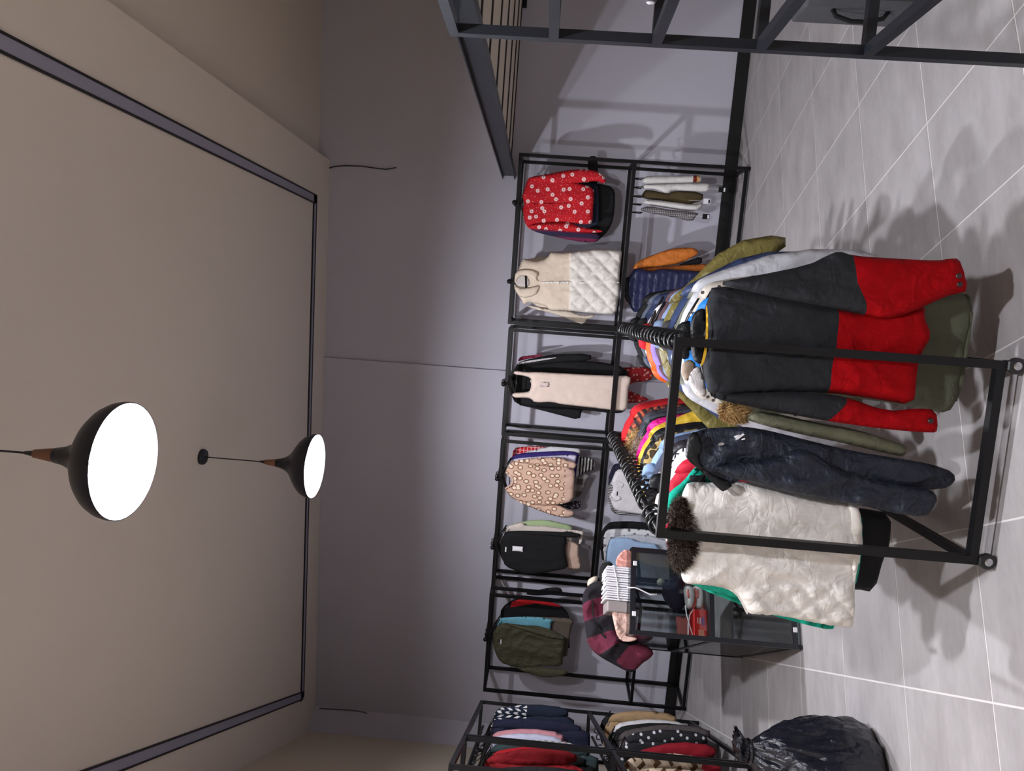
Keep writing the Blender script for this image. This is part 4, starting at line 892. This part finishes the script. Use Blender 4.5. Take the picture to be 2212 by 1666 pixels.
# ================================================================== clothes on the left wall racks
GL = 'clothes on the left wall racks'
f_nor = fab('nordic_knit', (28, 36, 54), .95, weave=.8, pat='nordic', rgb2=(224, 222, 222), p=.42)
def lh(nm, lab, cat, edge, ly, ztop, hw, L, mt, **k):
    x = edge-hw-.05-k.get('spread', .02)
    hung(nm, lab, cat, LEFT, x, ly, ztop, hw, L, mt, group=GL, tw=random.uniform(-.05, .05), **k)
    hanger(LEFT, x, ly, 1.965 if ztop > 1.2 else .965, 'small black hanger under the ' + ' '.join(lab.split()[:7]).rstrip(','), 'hangers on the left wall racks', 0, True)
up = [('sweater', 'navy sweater with white nordic yoke, left wall rack', 'sweater', .06, 2.55, 1.9, .2, .74, f_nor, dict(spread=.03)),
 ('shirt', 'navy shirt with violet hem just in front of the nordic sweater', 'shirt', -.02, 2.33, 1.9, .18, .86, q('ink_navy', (26, 28, 52)), dict(spread=.01)),
 ('shirt', 'dusty pink shirt on the left wall rack', 'shirt', -.085, 2.2, 1.9, .145, .68, q('dusty_pink', (196, 136, 146)), dict(spread=.02)),
 ('shirt', 'pale lavender shirt beside the dusty pink one', 'shirt', -.095, 2.06, 1.9, .145, .66, q('pale_lavender', (190, 190, 212)), dict(spread=.02)),
 ('flannel_shirt', 'black and white plaid shirt on the left wall rack', 'shirt', -.11, 1.9, 1.88, .14, .8, q('plaid_bw', (200, 196, 196), pat='plaid', rgb2=(30, 30, 44), p=2.2), dict(spread=.03)),
 ('shirt', 'dark green shirt with a pale hem between plaid and red shirts', 'shirt', -.10, 1.78, 1.88, .14, .86, q('bottle_green', (40, 54, 56)), dict(spread=.02)),
 ('blouse', 'bright red blouse on the left wall rack', 'blouse', -.12, 1.66, 1.87, .14, .68, q('poppy_red', (150, 6, 22)), dict(spread=.03)),
 ('shirt', 'black shirt between the two red garments', 'shirt', -.12, 1.5, 1.87, .14, .8, f_black, dict(spread=.02)),
 ('dress', 'wide wine red dress near the frame edge, left wall rack', 'dress', -.08, 1.36, 1.9, .15, .74, q('wine_red', (122, 6, 18)), dict(spread=.05, wr=.02)),
 ('shirt', 'black shirt between the wine red dress and the orange jacket', 'shirt', -.12, 1.0, 1.87, .14, .82, f_black, dict(spread=.02)),
 ('jacket', 'orange jacket shoulder at the frame edge, left wall rack', 'jacket', -.06, .33, 1.84, .16, .68, q('jacket_orange', (196, 124, 66)), dict(spread=.05))]
for a in up: lh(*a[:9], **a[9])
lo = [('trouser_suit', 'black trousers hung farthest on the lower left rail', 'trousers', .10, 2.7, .93, .15, .62, f_black, dict(vest=True)),
 ('coat', 'camel tan coat on the lower left rail', 'coat', .10, 2.5, .92, .17, .66, q('camel', (160, 132, 98)), dict(spread=.02)),
 ('coat', 'black coat with white lining edge on the lower left rail', 'coat', .06, 2.32, .9, .17, .7, f_black, dict(spread=.03, slmat=q('lining_pale', (208, 206, 208)))),
 ('coat', 'long black wool coat beside the charcoal tweed one', 'coat', .06, 2.16, .9, .17, .78, f_black, dict(spread=.03)),
 ('coat', 'charcoal tweed coat on the lower left rail', 'coat', .08, 1.95, .9, .19, .82, q('tweed', (84, 76, 76), .95, weave=1., pat='heather', rgb2=(54, 48, 50)), dict(spread=.05)),
 ('dress', 'black dress with silver sequins on the lower left rail', 'dress', .08, 1.7, .88, .17, .7, q('sequin', (26, 26, 30), pat='stars', rgb2=(190, 190, 196), p=1.5), dict(spread=.03)),
 ('sweater', 'raspberry red sweater with round shoulder, lower left rail', 'sweater', .03, 1.5, .84, .2, .66, q('raspberry', (128, 8, 28)), dict(spread=.05)),
 ('blouse', 'cream and brown chevron print blouse at the frame edge', 'blouse', -.02, 1.3, .95, .18, .62, q('chevron_brown', (220, 200, 176), pat='chevron', rgb2=(92, 66, 40), p=.9), dict(spread=.03)),
 ('jacket', 'dark red jacket nearest the viewer on the lower left rail', 'jacket', -.14, 1.0, .95, .14, .66, q('ox_red', (110, 16, 24)), dict(spread=.02))]
for a in lo: lh(*a[:9], **a[9])
# ================================================================== glass display counter
def glassmat():
    mt, n, l, b = newmat('clear_glass'); nb = NB(mt.node_tree)
    tr = nb.new('ShaderNodeBsdfTransparent'); tr.inputs[0].default_value = (.9, .93, .93, 1)
    gl = nb.new('ShaderNodeBsdfGlossy'); gl.inputs['Roughness'].default_value = .03
    fr = nb.new('ShaderNodeFresnel'); fr.inputs[0].default_value = 1.45; mx = nb.new('ShaderNodeMixShader')
    l.new(nb.m('ADD', nb.m('MULTIPLY', fr.outputs[0], .9), .02), mx.inputs[0]); l.new(tr.outputs[0], mx.inputs[1]); l.new(gl.outputs[0], mx.inputs[2])
    l.new(mx.outputs[0], n['Material Output'].inputs[0]); return mt
M_GLASS = glassmat()
CW, CL, CH = .52, 1.27, 1.02
t = fthing('display_counter', 'black framed glass display counter heaped with things, behind the rack', 'display case', CASE, 0, 0, 0)
b_ = .028
M_CASE = plain('counter_frame', (26, 27, 33), .3, 0., .1)
for x in (b_/2, CW-b_/2):
    for y in (b_/2, CL-b_/2): obj('post', bar(bmesh.new(), (x, y, .02), (x, y, CH), b_), M_CASE, t)
for z in (.04, .53, CH-b_/2):
    for y in (b_/2, CL-b_/2): obj('cross_bar', bar(bmesh.new(), (b_, y, z), (CW-b_, y, z), b_), M_CASE, t)
    for x in (b_/2, CW-b_/2): obj('long_bar', bar(bmesh.new(), (x, b_, z), (x, CL-b_, z), b_), M_CASE, t)
for x in (b_/2, CW-b_/2):
    for y in (b_/2, CL-b_/2): obj('foot', lathe(bmesh.new(), [(.001, 0), (.014, 0), (.014, .015), (.006, .02), (.001, .02)], 10), M_CASE, t, loc=(x, y, 0))
for nm, a in (('front_pane', (b_, CW-b_, .004, .009, .055, .515)), ('front_pane', (b_, CW-b_, .004, .009, .545, CH-b_)), ('back_pane', (b_, CW-b_, CL-.009, CL-.004, .055, CH-b_)), ('side_pane', (.004, .009, b_, CL-b_, .055, .515)), ('side_pane', (.004, .009, b_, CL-b_, .545, CH-b_)), ('side_pane', (CW-.009, CW-.004, b_, CL-b_, .055, CH-b_)), ('shelf_pane', (b_, CW-b_, b_, CL-b_, .5445, .55)), ('top_pane', (0.004, CW-.004, 0.004, CL-.004, CH, CH+.006)), ('floor_pane', (b_, CW-b_, b_, CL-b_, .0545, .06))):
    obj(nm, box(*a), M_GLASS, t)
for x, z in ((.12, CH-.02), (CW-.1, CH-.02), (.11, .04)):
    obj('corner_clip', box(x-.014, x+.014, -.006, .0, z-.012, z+.012, .002), M_LABELW, t)
# ---- things on top of the counter
X_ = lambda pts: C(1030, 1220, 400/2212, pts)
f_pl1 = q('wool_black', (32, 28, 34), .95); f_mar = q('wool_maroon', (96, 34, 54), .95)
g = Garment('plaid_coat', 'maroon and black buffalo check coat heaped on the glass counter', 'coat', CASE, .75, (0.0, 1.03))
g.part('heap', X_([(1255, 370), (1320, 250), (1450, 185), (1560, 230), (1630, 300), (1645, 500), (1645, 700), (1670, 840), (1760, 910), (2000, 940), (2125, 1050), (2060, 1130), (1990, 1170), (1900, 1262), (1840, 1292), (1700, 1232), (1430, 1082), (1320, 950), (1300, 800), (1262, 560)]), f_pl1, 0, .075, h=.016, r=.06, wr=.06, wf=(7, 5),
       regions=[(X_([(1230, 500), (1330, 440), (1540, 370), (1650, 420), (1640, 560), (1480, 620), (1270, 690)]), f_mar), (X_([(1290, 900), (1560, 800), (1760, 760), (1830, 900), (1640, 960), (1440, 1090), (1300, 1000)]), f_mar), (X_([(1650, 1160), (1800, 980), (2000, 930), (2130, 1050), (1990, 1180), (1900, 1262), (1740, 1240)]), f_mar)])
g.part('belt', X_([(1375, 420), (1392, 420), (1400, 620), (1470, 780), (1600, 930), (1585, 945), (1450, 795), (1380, 630)]), f_black, -.085, .01, h=.012, wr=.02)
g = Garment('cream_scarf', 'cream fabric end sticking out above the check coat', 'fabric', CASE, .9, (.12, 1.03))
g.part('fold', X_([(1320, 270), (1320, 190), (1370, 150), (1450, 130), (1445, 190), (1400, 260)]), f_crk, 0, .03, h=.014)
g = Garment('black_trousers', 'black trousers draped behind the paper bundle on the counter', 'trousers', CASE, .55, (.3, 1.03))
g.part('fold', V_([(350, 760), (380, 660), (430, 630), (520, 640), (560, 760), (480, 900), (420, 880), (360, 860)]), f_black, 0, .05, h=.016)
# paper bundle: loose sheets standing on edge
x0, z0 = CASE.at((1357, 1300), .12); x1, _ = CASE.at((1357, 1226), .12)
t = fthing('paper_bundle', 'bundle of white paper bags standing on edge on the counter', 'paper', CASE, 0, 0, CH+.006)
n = 15
for i in range(n):
    xa = x0+(x1-x0)*i/n; obj('sheet', box(xa, xa+(x1-x0)/n*.72, .10+random.uniform(-.01, .01), .36, 0, .135+random.uniform(-.006, .006)), M_LABELW, t)
obj('kraft_end', box(x0-.07, x0-.004, .1, .35, 0, .125, .006), plain('kraft_grey', (150, 140, 140), .7), t)
obj('tie_string', tube(bmesh.new(), [(x0, .085, .06), ((x0+x1)/2, .082, .07), (x1, .085, .095), (x1-.02, .16, .142), (x0+.05, .2, .142)], .0035, 6), M_LABELW, t)
g = Garment('plastic_bag', 'crumpled pink plastic bag hanging over the counter edge', 'bag', CASE, .14, (.03, CH+.007))
f_pp = fab('plastic_pink', (226, 188, 176), .2, crease=1.4)
g.part('bag_body', X_([(1612, 530), (1700, 525), (1806, 530), (1812, 700), (1812, 800), (1770, 850), (1860, 850), (1930, 888), (1850, 922), (1720, 912), (1655, 800), (1622, 640)]), f_pp, 0, .022, h=.009, wr=.045, wf=(16, 9), r=.02)
g = Garment('pleated_scarf', 'salmon pink pleated scarf beside the paper bundle', 'scarf', CASE, .2, (.42, CH+.007))
g.part('pleats', V_([(550, 660), (565, 580), (610, 520), (660, 485), (705, 480), (712, 560), (706, 690), (600, 692)]), q('salmon', (222, 158, 146), .6), 0, .012, h=.006, wr=.03, wf=(75, 1.5), r=.01)
# wire hook dangling over the counter front
o = obj('wire_hook', tube(bmesh.new(), [CASE.w(*(lambda a: (a[0], -.02, a[1]))(CASE.at(p, -.02))) for p in V_([(690, 940), (780, 938), (830, 955), (960, 1020), (1045, 1018)])], .0045, 6), M_LABELW, None, True); tag(o, 'bent white wire hook over the counter front edge', 'hook')
# ---- things inside the counter
g = Garment('knit_beanie', 'dark navy knit beanie inside the glass counter', 'hat', CASE, .3, CASE.at(V_([(1380, 1050)])[0], .3))
f_bn = q('beanie_navy', (42, 38, 56), .95, weave=1.)
g.part('crown', V_([(1100, 960), (1150, 850), (1280, 790), (1380, 850), (1400, 1000), (1380, 1190), (1260, 1220), (1180, 1160), (1110, 1050)]), f_bn, 0, .08, h=.016, r=.1)
g.part('pompom', V_([(1040, 860), (1080, 820), (1140, 830), (1150, 880), (1100, 920), (1050, 910)]), q('pom_grey', (132, 132, 120), .95), 0, .03, h=.01, r=.04)
t = None
for i, (cx, lab) in enumerate(((1440, 'white sneaker with red sole line, upper of the pair in the counter'), (1550, 'white sneaker with red sole line, lower of the pair in the counter'))):
    g = Garment('sneaker', lab, 'shoe', CASE, .14+.02*i, CASE.at(V_([(cx+60, 1050)])[0], .15), 'pair of white sneakers')
    P = [(cx-80, 940), (cx-30, 910), (cx+40, 930), (cx+60, 1040), (cx+50, 1150), (cx+10, 1200), (cx-50, 1180), (cx-70, 1060)]
    g.part('upper', V_(P), plain('sneaker_white', (226, 222, 222), .5), 0, .045, h=.012, r=.05)
    g.part('sole', V_([(cx+48, 935), (cx+72, 940), (cx+78, 1100), (cx+60, 1180), (cx+20, 1210), (cx+50, 1130), (cx+60, 1040)]), plain('sole_red', (206, 74, 58), .6), -.01, .04, h=.012, r=.02)
    g.part('laces', V_([(cx-40, 960), (cx, 950), (cx+5, 1060), (cx-30, 1070)]), plain('lace_red', (214, 110, 96), .7), -.04, .008, h=.01)
xa, za = CASE.at((1527, 1377), .06); xb, _ = CASE.at((1527, 1318), .06)
o = fthing('red_box', 'small bright red carton with pale print inside the counter', 'box', CASE, (xa+xb)/2, .10, .5505)
M_RB = plain('carton_red', (206, 22, 18), .45)
obj('carton', box(-abs(xb-xa)/2, abs(xb-xa)/2, -.04, .1, 0, .075, .002), M_RB, o)
obj('print_panel', box(-.012, .035, -.0415, -.0402, .012, .03), plain('carton_purple', (120, 40, 130), .5), o)
for k in range(3): obj('print_line', box(-.005, .03, -.042, -.0405, .036+.008*k, .039+.008*k), M_LABELW, o)
obj('print_figure', box(-.075, -.04, -.0415, -.0402, .015, .05, .0), plain('carton_peach', (236, 150, 120), .5), o)
o = obj('paper_sheet', panel([(-.07, 0), (.07, .02), (.06, .13), (-.08, .12)], thick=.002, h=.02, wr=.01, smooth=0), plain('paper_salmon', (196, 112, 108), .7), loc=CASE.w(.1, .33, .553)); o.rotation_euler.z = CASE.a; tag(o, 'salmon coloured paper sheet leaning inside the counter', 'paper')
o = obj('white_cord', tube(bmesh.new(), [CASE.w(*(lambda a: (a[0], .09, a[1]))(CASE.at(p, .09))) for p in V_([(1385, 1150), (1400, 1260), (1440, 1400), (1470, 1500), (1450, 1540), (1420, 1500), (1420, 1380), (1440, 1260), (1480, 1200)])], .004, 6), M_LABELW, None, True); tag(o, 'looped white cord inside the glass counter', 'cord')
# ================================================================== bags on the floor
def blob(prof, seg, seed, amp, pleat):
    bm = bmesh.new(); rings = []
    z1 = max(p[1] for p in prof)
    for r, z, ox, oy in [(p[0], p[1], p[2] if len(p) > 2 else 0, p[3] if len(p) > 3 else 0) for p in prof]:
        ring = []
        for k in range(seg):
            a = 2*math.pi*k/seg
            n1 = noise.noise(Vector((math.cos(a)*2+seed, math.sin(a)*2, z*5)))
            n2 = abs(noise.noise(Vector((math.cos(a)*5+seed, math.sin(a)*5, z*4))))
            n3 = abs(noise.noise(Vector((math.cos(a)*7+seed, math.sin(a)*7, z*13))))
            rr = r*(1+amp*(n1-.9*n2-.5*n3) + pleat*(z/z1)**3*math.sin(a*17+3*n1))
            ring.append(bm.verts.new((ox+rr*math.cos(a), oy+rr*math.sin(a), max(.002, z+.015*n1*(z > .03)))))
        rings.append(ring)
    for i in range(len(rings)-1):
        for k in range(seg): bm.faces.new((rings[i][k], rings[i][(k+1) % seg], rings[i+1][(k+1) % seg], rings[i+1][k]))
    bm.faces.new(rings[0][::-1]); bm.faces.new(rings[-1]); return bm
mt, n_, l_, b_s = newmat('bin_bag_plastic'); nb = NB(mt.node_tree)
b_s.inputs['Base Color'].default_value = (*lin((20, 22, 32)), 1); b_s.inputs['Roughness'].default_value = .2
hh = nb.m('ADD', nb.noise(nb.xyz((1, 1, .35)), 14, 6, .6), nb.m('MULTIPLY', nb.m('ABSOLUTE', nb.m('SUBTRACT', nb.noise(nb.xyz((1, 1, .5)), 9, 2), .5)), 3.))
l_.new(nb.bump(hh, .7, .03), b_s.inputs['Normal'])
t = thing('bin_bag', 'full black bin bag standing on the tiles at the frame edge', 'bag', (-1.70, 3.34, 0))
prof = [(.17, .002), (.235, .025), (.262, .08), (.27, .16), (.268, .24), (.25, .32, .005), (.215, .39, .015), (.17, .45, .03), (.12, .50, .05), (.075, .54, .07), (.045, .57, .09), (.05, .60, .105), (.075, .63, .12)]
pp = []
for i in range(len(prof)-1):
    a = list(prof[i])+[0]*(4-len(prof[i])); b = list(prof[i+1])+[0]*(4-len(prof[i+1]))
    for k in range(3): pp.append(tuple(a[j]+(b[j]-a[j])*k/3 for j in range(4)))
pp.append(tuple(list(prof[-1])+[0]))
obj('bag_body', blob(pp, 90, 3.3, .13, .10), mt, t, True)
obj('neck_tie', tube(bmesh.new(), [(.09+.05*math.cos(a*math.pi/6), .05*math.sin(a*math.pi/6), .572) for a in range(13)], .009, 6), mt, t, True)
t = thing('tote_bag', 'dark grey tote bag with strap loop on the floor behind the shelf frame', 'bag', (1.89, 3.37, 0), math.radians(-8))
M_TOTE = fab('tote_grey', (74, 74, 78), .8)
bm = box(0, .42, 0, .26, .0, .575, .03); obj('bag_body', bm, M_TOTE, t)
obj('strap', tube(bmesh.new(), [(.0, .05, .42), (-.03, .05, .40), (-.05, .05, .33), (-.05, .05, .25), (-.03, .05, .18), (.0, .05, .16)], .011, 8), f_black, t, True)
obj('strap', tube(bmesh.new(), [(.1, -.004, .57), (.13, -.02, .68), (.21, -.02, .72), (.29, -.02, .68), (.32, -.004, .57)], .011, 8), f_black, t, True)
# ---- small things at the right edge
g = Garment('striped_scarf', 'end of a white striped scarf hanging off the right shelf frame', 'scarf', RIGHT, -.03, RIGHT.at((1405, -20), -.03))
g.part('scarf_end', [(1340, -70), (1425, -70), (1424, -10), (1416, 8), (1404, 12), (1394, 5), (1392, -20)], q('scarf_stripe', (206, 204, 210), pat='vstripes', rgb2=(96, 96, 108), p=2.), 0, .012, h=.012)
x, z = WALL.at((1133, 16), 6.96); 
o = obj('wall_bracket', box(0, .5, -.02, .02, -.02, .02, .003), M_BLACK, loc=WALL.w(x, 6.96, z)); o.rotation_euler.z = WALL.a; tag(o, 'short black steel bracket on the wall under the mezzanine', 'bracket')
